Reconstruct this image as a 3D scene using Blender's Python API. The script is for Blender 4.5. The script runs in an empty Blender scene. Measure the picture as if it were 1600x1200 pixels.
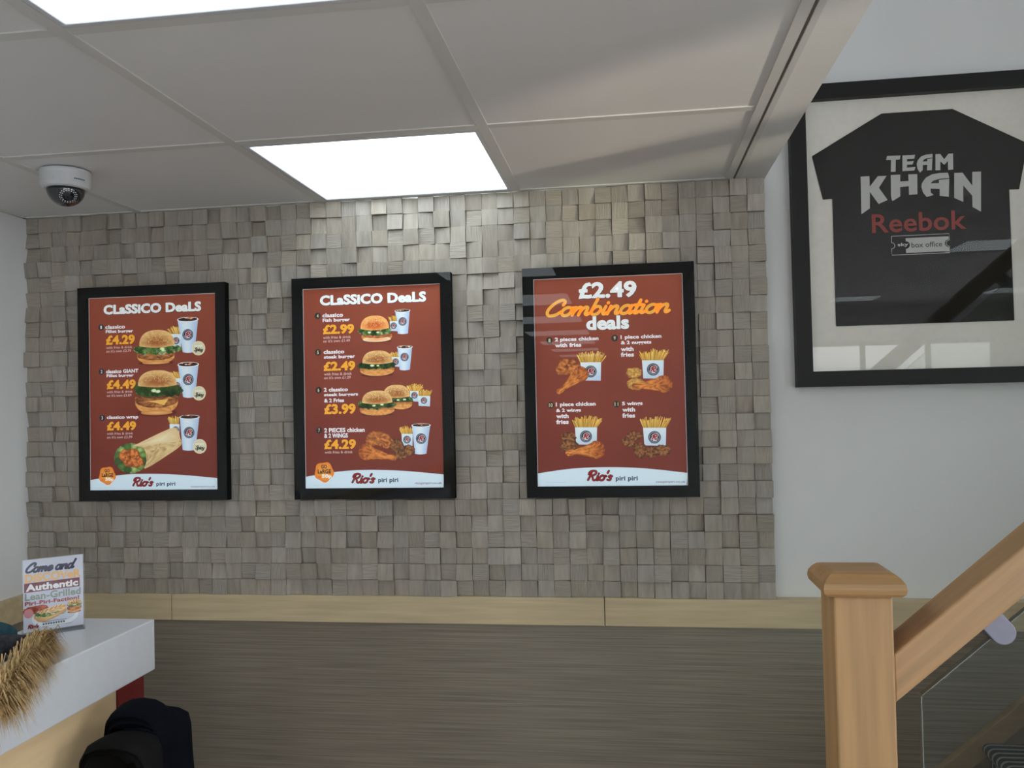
import bpy, math, random
from mathutils import Vector, Matrix, noise

random.seed(7)
EXPOSURE = 0.0
WORLD_STRENGTH = 13.2
SUN_ENERGY = 5200.0
LED = 3.2
PRINT_GLOW = 0.4
BLOCK = (0.40, 0.365, 0.31)

scn = bpy.context.scene
COL = scn.collection
PI = math.pi

# ------------------------------------------------------------------ camera
CAM_Y, CAM_Z = -2.44, 1.55
YAW, PITCH, ROLL = 0.137483, 0.024990, -0.021869
cy_, sy_, cp_, sp_ = math.cos(YAW), math.sin(YAW), math.cos(PITCH), math.sin(PITCH)
fwd = Vector((-sy_ * cp_, cy_ * cp_, sp_))
rgt = Vector((cy_, sy_, 0))
up = rgt.cross(fwd)
r2 = rgt * math.cos(ROLL) + up * math.sin(ROLL)
u2 = up * math.cos(ROLL) - rgt * math.sin(ROLL)
cam = bpy.data.objects.new('camera', bpy.data.cameras.new('camera'))
COL.objects.link(cam)
m4 = Matrix((r2, u2, -fwd)).transposed().to_4x4()
m4.translation = (0, CAM_Y, CAM_Z)
cam.matrix_world = m4
cam.data.sensor_width = 36
cam.data.lens = 1315 * 36 / 1600
cam.data.clip_start = 0.02
scn.camera = cam

# ------------------------------------------------------------------ view, world, sun
scn.view_settings.view_transform = 'Standard'
scn.view_settings.look = 'None'
scn.view_settings.gamma = 1
scn.view_settings.use_curve_mapping = False
scn.view_settings.exposure = EXPOSURE
scn.cycles.use_denoising = True
scn.cycles.sample_clamp_indirect = 6
scn.cycles.max_bounces = 10
scn.cycles.diffuse_bounces = 5
scn.cycles.transparent_max_bounces = 12
scn.cycles.caustics_reflective = False
scn.cycles.caustics_refractive = False

world = bpy.data.worlds.new('daylight')
scn.world = world
world.use_nodes = True
wn = world.node_tree
bg = wn.nodes['Background']
tc = wn.nodes.new('ShaderNodeTexCoord')
sep = wn.nodes.new('ShaderNodeSeparateXYZ')
ramp = wn.nodes.new('ShaderNodeValToRGB')
mr = wn.nodes.new('ShaderNodeMapRange')
mr.inputs[1].default_value, mr.inputs[2].default_value = -0.3, 0.7
wn.links.new(tc.outputs['Generated'], sep.inputs[0])
wn.links.new(sep.outputs['Z'], mr.inputs[0])
wn.links.new(mr.outputs[0], ramp.inputs[0])
wn.links.new(ramp.outputs[0], bg.inputs['Color'])
ramp.color_ramp.elements[0].color = (0.38, 0.39, 0.40, 1)       # street and pavement
ramp.color_ramp.elements[0].position = 0.22
ramp.color_ramp.elements[1].color = (0.92, 0.945, 0.99, 1)      # overcast sky
ramp.color_ramp.elements[1].position = 0.52
bg.inputs['Strength'].default_value = WORLD_STRENGTH

# sunlight glancing back up off something bright in the street, through the added low slot
glint = bpy.data.objects.new('sun_glint', bpy.data.lights.new('sun_glint', 'SPOT'))
COL.objects.link(glint)
glint.data.energy = SUN_ENERGY
glint.data.color = (1.0, 0.88, 0.70)
glint.data.shadow_soft_size = 0.06
glint.data.spot_size = math.radians(17)
glint.data.spot_blend = 0.2
SUN_DIR = Vector((-0.85, 0.53, 0.20)).normalized()
glint.location = Vector((5.26, -3.62, 1.02)) - SUN_DIR * 6.0
glint.rotation_euler = SUN_DIR.to_track_quat('-Z', 'Y').to_euler()


def portal(name, loc, direction, sx, sy):
    """Portals only guide the sampling of the daylight that comes in at a window."""
    l = bpy.data.lights.new(name, 'AREA')
    l.shape = 'RECTANGLE'
    l.size, l.size_y = sx, sy
    l.cycles.is_portal = True
    o = bpy.data.objects.new(name, l)
    COL.objects.link(o)
    o.location = loc
    o.rotation_euler = Vector(direction).to_track_quat('-Z', 'Y').to_euler()


# room measurements (metres); the tiled wall's face is y = 0, camera 2.44 m in front of it
XL, XR, YF = -1.90, 5.20, -9.60
CEIL = CAM_Z + 0.628                 # lowered ceiling
TOPZ = 4.60                          # ceiling over the stairwell
HIGH = CAM_Z + 1.26                  # ceiling of the shop right of the lowered part
EDGE = 0.398                         # where the lowered ceiling ends at the stairwell
VOID_Y = -1.16
RAIL_T, RAIL_B = CAM_Z - 0.559, CAM_Z - 0.638

portal('portal_front', (3.65, YF - 0.14, 1.22), (0, 1, 0), 2.5, 2.2)
portal('portal_side', (XR + 0.14, -6.25, 1.22), (-1, 0, 0), 2.1, 2.2)
portal('portal_stairs', (XR + 0.14, -2.10, 1.525), (-1, 0, 0), 1.7, 2.45)
portal('portal_upper', (XR + 0.14, -0.6, 3.6), (-1, 0, 0), 1.0, 1.7)


# ------------------------------------------------------------------ materials
def lin(c):
    c = c / 255
    return c / 12.92 if c <= 0.04045 else ((c + 0.055) / 1.055) ** 2.4


def rgb(r, g, b, k=1.0):
    return (min(0.9, lin(r) * k), min(0.9, lin(g) * k), min(0.9, lin(b) * k), 1)


def new_mat(name):
    m = bpy.data.materials.new(name)
    m.use_nodes = True
    nt = m.node_tree
    return m, nt, nt.nodes['Principled BSDF']


def noise_tex(nt, scale, vec=(1, 1, 1), detail=3, rough=0.55):
    t = nt.nodes.new('ShaderNodeTexCoord')
    mp = nt.nodes.new('ShaderNodeMapping')
    mp.inputs['Scale'].default_value = vec
    n = nt.nodes.new('ShaderNodeTexNoise')
    n.inputs['Scale'].default_value = scale
    n.inputs['Detail'].default_value = detail
    n.inputs['Roughness'].default_value = rough
    nt.links.new(t.outputs['Object'], mp.inputs[0])
    nt.links.new(mp.outputs[0], n.inputs['Vector'])
    return n


def mat(name, col, rough=0.5, metal=0.0, spec=0.5, var=0.0, nscale=8, nvec=(1, 1, 1), bump=0.0, bscale=None,
        detail=3, coat=0.0, lo=0.35, hi=0.65):
    """One material: base colour with optional stretched-noise variation (grain, brushing) and bump."""
    m, nt, b = new_mat(name)
    b.inputs['Roughness'].default_value = rough
    b.inputs['Metallic'].default_value = metal
    b.inputs['Specular IOR Level'].default_value = spec
    b.inputs['Coat Weight'].default_value = coat
    b.inputs['Base Color'].default_value = col
    if var:
        n = noise_tex(nt, nscale, nvec, detail)
        rp = nt.nodes.new('ShaderNodeValToRGB')
        rp.color_ramp.elements[0].position = lo
        rp.color_ramp.elements[1].position = hi
        rp.color_ramp.elements[0].color = tuple(c * (1 - var) for c in col[:3]) + (1,)
        rp.color_ramp.elements[1].color = tuple(min(0.95, c * (1 + var)) for c in col[:3]) + (1,)
        nt.links.new(n.outputs['Fac'], rp.inputs[0])
        nt.links.new(rp.outputs[0], b.inputs['Base Color'])
    if bump:
        n = noise_tex(nt, bscale or nscale, nvec, detail)
        bp = nt.nodes.new('ShaderNodeBump')
        bp.inputs['Strength'].default_value = bump
        bp.inputs['Distance'].default_value = 0.004
        nt.links.new(n.outputs['Fac'], bp.inputs['Height'])
        nt.links.new(bp.outputs[0], b.inputs['Normal'])
    return m


def attr_mat(name, rough=0.5, spec=0.5, grain=None, emit=0.0):
    """Colour read from the mesh's own print / timber colour attribute."""
    m, nt, b = new_mat(name)
    a = nt.nodes.new('ShaderNodeAttribute')
    a.attribute_name = 'col'
    b.inputs['Roughness'].default_value = rough
    b.inputs['Specular IOR Level'].default_value = spec
    src = a.outputs['Color']
    if grain:
        n = noise_tex(nt, 1.0, grain, 2)
        mx = nt.nodes.new('ShaderNodeMix')
        mx.data_type = 'RGBA'
        mx.blend_type = 'MULTIPLY'
        mx.inputs['Factor'].default_value = 0.55
        rp = nt.nodes.new('ShaderNodeValToRGB')
        rp.color_ramp.elements[0].position, rp.color_ramp.elements[1].position = 0.3, 0.7
        rp.color_ramp.elements[0].color = (0.62, 0.60, 0.57, 1)
        rp.color_ramp.elements[1].color = (1, 1, 1, 1)
        nt.links.new(n.outputs['Fac'], rp.inputs[0])
        nt.links.new(src, mx.inputs['A'])
        nt.links.new(rp.outputs[0], mx.inputs['B'])
        src = mx.outputs['Result']
        bp = nt.nodes.new('ShaderNodeBump')
        bp.inputs['Strength'].default_value = 1.0
        bp.inputs['Distance'].default_value = 0.0025
        nt.links.new(n.outputs['Fac'], bp.inputs['Height'])
        nt.links.new(bp.outputs[0], b.inputs['Normal'])
    nt.links.new(src, b.inputs['Base Color'])
    if emit:
        nt.links.new(src, b.inputs['Emission Color'])
        b.inputs['Emission Strength'].default_value = emit
    return m


def glass_mat(name, tint=(1, 1, 1, 1), ior=1.45, rough=0.0):
    m, nt, b = new_mat(name)
    nt.nodes.remove(b)
    out = nt.nodes['Material Output']
    tr = nt.nodes.new('ShaderNodeBsdfTransparent')
    tr.inputs[0].default_value = tint
    gl = nt.nodes.new('ShaderNodeBsdfGlossy')
    gl.inputs['Roughness'].default_value = rough
    fr = nt.nodes.new('ShaderNodeFresnel')
    fr.inputs[0].default_value = ior
    mx = nt.nodes.new('ShaderNodeMixShader')
    ge = nt.nodes.new('ShaderNodeNewGeometry')
    fm = nt.nodes.new('ShaderNodeMath')                 # the pane reflects at its outer faces only
    fm.operation = 'SUBTRACT'
    fm.use_clamp = True
    nt.links.new(fr.outputs[0], fm.inputs[0])
    nt.links.new(ge.outputs['Backfacing'], fm.inputs[1])
    nt.links.new(fm.outputs[0], mx.inputs[0])
    nt.links.new(tr.outputs[0], mx.inputs[1])
    nt.links.new(gl.outputs[0], mx.inputs[2])
    nt.links.new(mx.outputs[0], out.inputs['Surface'])
    return m


def emit_mat(name, col, strength):
    m, nt, b = new_mat(name)
    b.inputs['Base Color'].default_value = (0.8, 0.8, 0.8, 1)
    b.inputs['Emission Color'].default_value = col
    b.inputs['Emission Strength'].default_value = strength
    return m


M = dict(
    plaster=mat('white_plaster', rgb(230, 231, 231), 0.75, var=0.02, nscale=3),
    tile=mat('ceiling_tile', rgb(228, 228, 226), 0.5, spec=0.4, var=0.02, nscale=2),
    bar=mat('ceiling_bar', rgb(212, 212, 208), 0.4, spec=0.5, bump=0.02, nscale=20),
    groove=mat('shadow_gap', rgb(120, 116, 106), 0.7, var=0.05),
    led=emit_mat('led_diffuser', (0.85, 0.95, 1.0, 1), LED),
    lampframe=mat('lamp_frame_white', rgb(205, 208, 212), 0.35, var=0.01),
    dado=mat('grey_brown_laminate', rgb(134, 125, 111), 0.30, spec=0.5, var=0.22, nscale=1.0, nvec=(3.0, 30, 260), detail=5,
             bump=0.06),
    oakstrip=mat('pale_oak_strip', rgb(202, 184, 148), 0.5, var=0.09, nscale=1.0, nvec=(4, 40, 60), detail=4),
    floor=mat('floor_vinyl', rgb(186, 185, 186), 0.35, var=0.08, nscale=6),
    black=mat('black_frame', rgb(24, 24, 23), 0.5, spec=0.3, var=0.03, nscale=30),
    blackgloss=mat('black_border', rgb(12, 13, 14), 0.9, spec=0.1, var=0.02, nscale=10),
    darkmetal=mat('dark_window_frame', rgb(52, 54, 57), 0.4, metal=0.3, var=0.04),
    mount=mat('cream_mount_board', rgb(248, 240, 230), 0.8, var=0.02, nscale=60),
    shirt=mat('black_jersey', rgb(36, 36, 34), 0.9, spec=0.15, var=0.06, nscale=200, bump=0.15, bscale=500),
    print=attr_mat('printed_poster', 0.5, 0.3, emit=PRINT_GLOW),  # added glow: the print emits part of its own colour
    ink=attr_mat('printed_ink', 0.6, 0.3),
    blockv=attr_mat('wood_block_upright_grain', 0.42, 0.5, grain=(330, 30, 22)),
    blockh=attr_mat('wood_block_level_grain', 0.42, 0.5, grain=(22, 30, 300)),
    blockp=attr_mat('wood_block_smooth', 0.40, 0.5, grain=(60, 30, 12)),
    pane=glass_mat('clear_pane', (0.99, 0.99, 0.99, 1), 1.42),
    winglass=glass_mat('window_pane', (0.97, 0.97, 0.97, 1)),
    stairglass=glass_mat('stair_pane', (0.84, 0.87, 0.84, 1)),
    acrylic=glass_mat('clear_acrylic', (0.985, 0.99, 0.99, 1), 1.5),
    acrylicfoot=glass_mat('acrylic_foot', (0.86, 0.89, 0.93, 1), 1.9, 0.12),
    corian=mat('white_worktop', rgb(208, 212, 216), 0.35, var=0.015, nscale=40),
    beech=mat('counter_wood', rgb(226, 198, 154), 0.45, var=0.07, nscale=1.0, nvec=(3, 3, 25), detail=4),
    red=mat('red_gloss_panel', rgb(116, 17, 19), 0.35, var=0.02),
    oak=mat('oak_upright', rgb(178, 141, 96), 0.45, var=0.13, nscale=1.0, nvec=(45, 45, 2.5), detail=5, bump=0.03),
    oakrail=mat('oak_rail', rgb(176, 139, 97), 0.42, var=0.12, nscale=1.0, nvec=(3, 45, 60), detail=5, bump=0.03),
    oakcap=mat('oak_cap', rgb(168, 130, 84), 0.42, var=0.14, nscale=1.0, nvec=(3, 40, 60), detail=5),
    steel=mat('brushed_clamp', rgb(128, 127, 140), 0.5, metal=0.7, var=0.03, nscale=60),
    glassedge=mat('polished_glass_edge', rgb(120, 128, 122), 0.2, var=0.05, nscale=20),
    stringdark=mat('dark_stained_board', rgb(106, 88, 64), 0.6, var=0.15, nscale=1.0, nvec=(6, 30, 30), detail=4),
    string=mat('stained_string', rgb(138, 112, 78), 0.5, var=0.15, nscale=1.0, nvec=(6, 30, 30), detail=4),
    camwhite=mat('camera_white', rgb(206, 208, 210), 0.35, var=0.01),
    dome=mat('smoked_dome', rgb(24, 26, 32), 0.08, spec=0.6, var=0.02, coat=0.5),
    ledring=mat('infrared_leds', rgb(200, 202, 205), 0.3, var=0.02),
    camdark=mat('camera_mark', rgb(40, 40, 44), 0.5, var=0.02),
    fur=mat('tan_fur', rgb(190, 161, 114), 0.8, spec=0.2, var=0.25, nscale=45),
    teal=mat('teal_lining', rgb(18, 62, 74), 0.8, var=0.25, nscale=60, bump=0.2),
    plaid=mat('dark_knit', rgb(44, 46, 52), 0.9, var=0.5, nscale=1.0, nvec=(120, 60, 60), bump=0.3),
    navy=mat('navy_cloth', rgb(10, 12, 20), 0.95, spec=0.1, var=0.2, nscale=14, bump=0.1),
    charcoal=mat('charcoal_cloth', rgb(22, 23, 21), 0.95, spec=0.1, var=0.2, nscale=14, bump=0.1),
    chairblack=mat('black_chair', rgb(26, 25, 25), 0.5, var=0.05),
)


def carpet_mat():
    m, nt, b = new_mat('striped_stair_carpet')
    t = nt.nodes.new('ShaderNodeTexCoord')
    s = nt.nodes.new('ShaderNodeSeparateXYZ')
    w = nt.nodes.new('ShaderNodeMath')
    w.operation = 'MULTIPLY'
    w.inputs[1].default_value = 2 * PI / 0.026
    sn = nt.nodes.new('ShaderNodeMath')
    sn.operation = 'SINE'
    rp = nt.nodes.new('ShaderNodeValToRGB')
    rp.color_ramp.elements[0].position, rp.color_ramp.elements[1].position = 0.35, 0.6
    rp.color_ramp.elements[0].color = rgb(30, 29, 28)
    rp.color_ramp.elements[1].color = rgb(128, 126, 124)
    nt.links.new(t.outputs['Object'], s.inputs[0])
    nt.links.new(s.outputs['Y'], w.inputs[0])
    nt.links.new(w.outputs[0], sn.inputs[0])
    nt.links.new(sn.outputs[0], rp.inputs[0])
    nt.links.new(rp.outputs[0], b.inputs['Base Color'])
    b.inputs['Roughness'].default_value = 0.95
    bp = nt.nodes.new('ShaderNodeBump')
    bp.inputs['Strength'].default_value = 0.6
    bp.inputs['Distance'].default_value = 0.004
    nt.links.new(sn.outputs[0], bp.inputs['Height'])
    nt.links.new(bp.outputs[0], b.inputs['Normal'])
    return m


M['carpet'] = carpet_mat()


# ------------------------------------------------------------------ mesh and object helpers
class MB:
    """Collects shapes; build() links them as one mesh object."""
    def __init__(self):
        self.v, self.f, self.mi, self.c = [], [], [], []

    def add(self, verts, faces, mi=0, col=(1, 1, 1, 1)):
        n = len(self.v)
        self.v += [tuple(p) for p in verts]
        self.c += list(col) if isinstance(col, list) else [col] * len(verts)
        self.f += [tuple(i + n for i in fc) for fc in faces]
        self.mi += [mi] * len(faces)
        return self

    def box(self, x0, x1, y0, y1, z0, z1, mi=0, col=(1, 1, 1, 1)):
        return self.add([(x0, y0, z0), (x1, y0, z0), (x1, y1, z0), (x0, y1, z0), (x0, y0, z1), (x1, y0, z1), (x1, y1, z1), (x0, y1, z1)],
                        [(3, 2, 1, 0), (4, 5, 6, 7), (0, 1, 5, 4), (1, 2, 6, 5), (2, 3, 7, 6), (3, 0, 4, 7)], mi, col)

    def prism(self, pts, a, b, axis='y', mi=0, col=(1, 1, 1, 1)):
        """A flat outline given depth: along y the outline is (x, z), along z it is (x, y)."""
        n = len(pts)
        mk = (lambda p, d: (p[0], d, p[1])) if axis == 'y' else (lambda p, d: (p[0], p[1], d)) if axis == 'z' else (lambda p, d: (d, p[0], p[1]))
        vs = [mk(p, a) for p in pts] + [mk(p, b) for p in pts]
        fs = [tuple(range(n)), tuple(range(2 * n - 1, n - 1, -1))] + [(i, i + n, (i + 1) % n + n, (i + 1) % n) for i in range(n)]
        return self.add(vs, fs, mi, col)

    def lathe(self, prof, n=32, mi=0, centre=(0, 0, 0)):
        vs, fs = [], []
        for r, z in prof:
            for k in range(n):
                a = 2 * PI * k / n
                vs.append((centre[0] + r * math.cos(a), centre[1] + r * math.sin(a), centre[2] + z))
        for i in range(len(prof) - 1):
            for k in range(n):
                fs.append((i * n + k, i * n + (k + 1) % n, (i + 1) * n + (k + 1) % n, (i + 1) * n + k))
        fs.append(tuple(range(n - 1, -1, -1)))
        fs.append(tuple((len(prof) - 1) * n + k for k in range(n)))
        return self.add(vs, fs, mi)

    def tube(self, path, radii, n=8, mi=0):
        vs, fs = [], []
        P = [Vector(p) for p in path]
        for i, p in enumerate(P):
            t = (P[min(i + 1, len(P) - 1)] - P[max(i - 1, 0)]).normalized()
            u = t.orthogonal() if i == 0 else (u - t * u.dot(t))
            u.normalize()
            w = t.cross(u)
            r = radii[i] if isinstance(radii, (list, tuple)) else radii
            for k in range(n):
                a = 2 * PI * k / n
                vs.append(p + u * (r * math.cos(a)) + w * (r * math.sin(a)))
        for i in range(len(P) - 1):
            for k in range(n):
                fs.append((i * n + k, i * n + (k + 1) % n, (i + 1) * n + (k + 1) % n, (i + 1) * n + k))
        fs.append(tuple(range(n - 1, -1, -1)))
        fs.append(tuple((len(P) - 1) * n + k for k in range(n)))
        return self.add(vs, fs, mi)

    def build(self, name, mats, parent=None, loc=None, bevel=0.0, smooth=False, seg=2, subsurf=0):
        me = bpy.data.meshes.new(name)
        me.from_pydata(self.v, [], self.f)
        mats = mats if isinstance(mats, (list, tuple)) else [mats]
        for m in mats:
            me.materials.append(m)
        me.polygons.foreach_set('material_index', self.mi)
        at = me.color_attributes.new('col', 'FLOAT_COLOR', 'POINT')
        at.data.foreach_set('color', [x for c in self.c for x in c])
        if smooth:
            me.polygons.foreach_set('use_smooth', [True] * len(self.f))
        me.update()
        o = bpy.data.objects.new(name, me)
        COL.objects.link(o)
        if parent:
            o.parent = parent
        if loc:
            o.location = loc
        if bevel:
            b = o.modifiers.new('bevel', 'BEVEL')
            b.width, b.segments, b.limit_method = bevel, seg, 'ANGLE'
            b.harden_normals = False
        if subsurf:
            s = o.modifiers.new('subdivision', 'SUBSURF')
            s.levels = s.render_levels = subsurf
        return o


def tag(o, label, cat, group=None):
    o['label'], o['category'] = label, cat
    if group:
        o['group'] = group
    return o


def thing(name, label, cat, loc, rotz=0, group=None):
    o = bpy.data.objects.new(name, None)
    o.empty_display_size = 0.1
    COL.objects.link(o)
    o.location = loc
    o.rotation_euler = (0, 0, rotz)
    return tag(o, label, cat, group)


def structure(o):
    o['kind'] = 'structure'
    return o


# ------------------------------------------------------------------ the setting
structure(MB().box(XL - 0.1, XR + 0.1, YF - 0.1, 0.2, -0.1, 0).build('floor', M['floor']))

wall_back = structure(MB().box(XL - 0.1, XR + 0.1, 0.035, 0.2, 0, TOPZ).build('wall_back', M['plaster']))
wall_left = structure(MB().box(XL - 0.1, XL, YF, 0.035, 0, TOPZ).build('wall_left', M['plaster']))
MB().box(XL, XL + 0.012, YF, 0.003, 0.0, RAIL_B).build('dado_panel', M['dado'], wall_left)
MB().box(XL + 0.012, 3.55, 0.003, 0.035, 0.0, RAIL_B).build('dado_panel', M['dado'], wall_back)

# timber dado rail: boards butted end to end
b = MB()
for x0, x1 in ((XL + 0.02, -1.4115), (-1.4095, -0.0845), (-0.0825, 1.25), (1.252, 3.55)):
    b.box(x0, x1, -0.004, 0.035, RAIL_B, RAIL_T)
structure(b.build('trim_1', M['oakstrip'], bevel=0.0012))
b = MB()
b.box(XL, XL + 0.02, -1.2, -0.004, RAIL_B, RAIL_T).box(XL, XL + 0.02, YF + 0.01, -1.202, RAIL_B, RAIL_T)
structure(b.build('trim_2', M['oakstrip'], bevel=0.0012))

# wall of small wood blocks, every block with its own depth, tilt, tone and grain
NC, NR = 48, 25
PW, PH = (EDGE - 0.004 - XL) / NC, (CEIL - RAIL_T) / NR
rb = random.Random(21)
b = MB()
for j in range(NR):
    for i in range(NC):
        x0, z0 = XL + i * PW, RAIL_T + j * PH
        g = 0.0005
        xs = (x0 + g, x0 + PW - g)
        zs = (z0 + g, z0 + PH - g)
        base = rb.choice((0.0, 0.002, 0.005, 0.008, 0.012, 0.014))
        tx, tz = rb.choice(((0, 0), (0.008, 0), (-0.009, 0), (0, 0.008), (0, -0.007), (0.005, 0.005), (-0.005, 0.004)))
        jit = [rb.uniform(-0.0008, 0.0008) for _ in range(4)]
        y = lambda sx, sz, k: 0.009 - base - tx * sx - tz * sz + jit[k]
        ox = [rb.uniform(-0.0008, 0.0008) for _ in range(4)]
        fr = [(xs[0] + ox[0], min(0.02, y(-.5, -.5, 0)), zs[0]), (xs[1] + ox[1], min(0.02, y(.5, -.5, 1)), zs[0]),
              (xs[1] + ox[2], min(0.02, y(.5, .5, 2)), zs[1]), (xs[0] + ox[3], min(0.02, y(-.5, .5, 3)), zs[1])]
        bk = [(xs[0], 0.035, zs[0]), (xs[1], 0.035, zs[0]), (xs[1], 0.035, zs[1]), (xs[0], 0.035, zs[1])]
        t = rb.gauss(0, 0.05)
        w = rb.uniform(-0.02, 0.02)
        c = (max(.1, BLOCK[0] * (1 + t + w)), max(.1, BLOCK[1] * (1 + t)), max(.08, BLOCK[2] * (1 + t - 1.5 * w)), 1)
        b.add(fr + bk, [(0, 1, 2, 3), (0, 4, 5, 1), (1, 5, 6, 2), (2, 6, 7, 3), (3, 7, 4, 0)], rb.choice((0, 1, 2, 2, 2)), c)
b.build('wood_block_cladding', [M['blockv'], M['blockh'], M['blockp']], wall_back)

# lowered ceiling: tiles in a grid of bars, open where the light panels sit
GX = [-1.505, -0.908, -0.311, 0.286]
GY = [0.0, -0.582] + [-0.582 - 0.602 * k for k in range(1, 15)] + [YF]
PANELS = [(-0.908, -0.311, GY[k], GY[k + 1], CEIL) for k in (0, 2, 4, 6, 8, 10, 12, 14)]
HPANELS = [(2.76, 3.36, -4.83, -5.43, HIGH), (2.60, 3.20, -8.50, -9.10, HIGH), (4.35, 4.95, -8.20, -8.80, HIGH),
           (0.50, 1.10, -3.30, -3.90, HIGH), (0.50, 1.10, -5.80, -6.40, HIGH)]
b = MB()
cols = [(XL, GX[0]), (GX[0], GX[1]), (GX[1], GX[2]), (GX[2], GX[3])]
for x0, x1 in cols:
    for k, (y1, y0) in enumerate(zip(GY[:-1], GY[1:])):
        if not (x0 == GX[1] and k % 2 == 0):
            b.box(x0, x1, y0, y1, CEIL + 0.003, CEIL + 0.022)
b.box(XL, EDGE, YF, 0.035, CEIL + 0.12, HIGH + 0.16)                 # floor above the lowered part
b.box(EDGE - 0.084, EDGE, YF, 0.035, CEIL, CEIL + 0.12)              # plastered edge of the lowered part
ceiling = structure(b.build('ceiling', M['tile']))
b = MB()
HB = 0.0125
for gx in GX[:3]:
    b.box(gx - HB, gx + HB, YF, 0.0, CEIL, CEIL + 0.012)
for gy in GY[1:-1]:
    b.box(XL, GX[3], gy - HB, gy + HB, CEIL + 0.0004, CEIL + 0.012)
b.box(GX[3], GX[3] + 0.021, YF, 0.0, CEIL - 0.001, CEIL + 0.012)     # edge angle
b.box(GX[3] + 0.0275, GX[3] + 0.040, YF, 0.0, CEIL - 0.0015, CEIL + 0.012)
b.box(XL, GX[3], -0.012, 0.004, CEIL + 0.0002, CEIL + 0.012)         # wall angle
b.box(XL, XL + 0.014, YF, 0.0, CEIL + 0.0002, CEIL + 0.012)
b.build('ceiling_grid', M['bar'], ceiling)
MB().box(GX[3] + 0.021, GX[3] + 0.0275, YF, 0.0, CEIL + 0.0016, CEIL + 0.004).build('shadow_gap', M['groove'], ceiling)
# higher ceiling of the shop, open over the stairs
b = MB()
b.box(EDGE, XR, YF, VOID_Y, HIGH + 0.022, HIGH + 0.16)
ys = sorted({YF, VOID_Y} | {v for q in HPANELS for v in (q[2], q[3])})
for y0, y1 in zip(ys[:-1], ys[1:]):
    cuts = sorted((q[0], q[1]) for q in HPANELS if q[3] <= y0 + 1e-6 and q[2] >= y1 - 1e-6)
    x = EDGE
    for c0, c1 in cuts + [(XR, XR)]:
        if c0 > x:
            b.box(x, c0, y0, y1, HIGH, HIGH + 0.022)
        x = c1
structure(b.build('ceiling', M['tile']))
structure(MB().box(XL - 0.1, XR + 0.1, YF, 0.2, TOPZ, TOPZ + 0.1).build('ceiling', M['plaster']))

# right wall: added side windows, a slot shaping the glint and an upper stairwell window; front wall with the shop window
HY0, HY1, HZ0, HZ1 = -3.905, -3.392, 0.84, 1.12
SY0, SY1, SZ0, SZ1 = -7.30, -5.20, 0.12, 2.32
NY0, NY1, NZ0, NZ1 = -2.95, -1.25, 0.30, 2.75
b = MB()
X0, X1 = XR, XR + 0.12
b.box(X0, X1, YF, SY0, 0, TOPZ).box(X0, X1, SY0, SY1, 0, SZ0).box(X0, X1, SY0, SY1, SZ1, TOPZ).box(X0, X1, SY1, HY0, 0, TOPZ)
b.box(X0, X1, HY0, HY1, 0, HZ0).box(X0, X1, HY0, HY1, HZ1, TOPZ).box(X0, X1, HY1, NY0, 0, TOPZ)
b.box(X0, X1, NY0, NY1, 0, NZ0).box(X0, X1, NY0, NY1, NZ1, TOPZ).box(X0, X1, NY1, -1.1, 0, TOPZ)
b.box(X0, X1, -1.1, -0.1, 0, 2.7).box(X0, X1, -1.1, -0.1, 4.45, TOPZ).box(X0, X1, -0.1, 0.035, 0, TOPZ)
structure(b.build('wall_right', M['plaster']))
FX0, FX1, FZ1_ = 2.4, 4.9, 2.32
b = MB()
b.box(XL, FX0, YF - 0.12, YF, 0, TOPZ).box(FX1, XR, YF - 0.12, YF, 0, TOPZ).box(FX0, FX1, YF - 0.12, YF, FZ1_, TOPZ)
structure(b.build('wall_front', M['plaster']))


def window(name, frame_boxes, pane_boxes):
    b = MB()
    for x in frame_boxes:
        b.box(*x)
    o = structure(b.build(name, M['darkmetal']))
    p = MB()
    for x in pane_boxes:
        p.box(*x)
    p.build('window_pane', M['winglass'], o)


fy0, fy1 = YF - 0.09, YF - 0.03
mx = (FX0, 3.2, 4.05, FX1)
window('window_1', [(FX0, FX1, fy0, fy1, 0, 0.08), (FX0, FX1, fy0, fy1, FZ1_ - .06, FZ1_)] + [(x - 0.03, x + 0.03, fy0, fy1, 0.08, FZ1_ - .06) for x in mx[1:3]] +
       [(FX0, FX0 + .05, fy0, fy1, .08, FZ1_ - .06), (FX1 - .05, FX1, fy0, fy1, .08, FZ1_ - .06)],
       [(a + .03, c - .03, YF - 0.064, YF - 0.058, 0.08, FZ1_ - .06) for a, c in zip(mx[:-1], mx[1:])])
wx0, wx1 = XR + 0.03, XR + 0.09
window('added_streak_slot', [(wx0, wx1, -3.584, -3.550, HZ0, HZ1), (wx0, wx1, HY0, -3.584, HZ0, 0.945), (wx0, wx1, HY0, HY1, HZ1 - .02, HZ1)],  # unseen slot added, its bars shaped so the glint falls in streaks
       [(XR + 0.057, XR + 0.063, HY0, -3.584, .945, HZ1 - .02), (XR + 0.057, XR + 0.063, -3.550, HY1, HZ0, HZ1 - .02)])
window('window_3', [(wx0, wx1, -1.1, -0.1, 2.7, 2.75), (wx0, wx1, -1.1, -0.1, 4.40, 4.45), (wx0, wx1, -1.1, -1.05, 2.75, 4.40),
                    (wx0, wx1, -0.15, -0.1, 2.75, 4.40)], [(XR + 0.057, XR + 0.063, -1.05, -0.15, 2.75, 4.40)])
my = (SY0, -6.6, -5.9, SY1)
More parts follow.
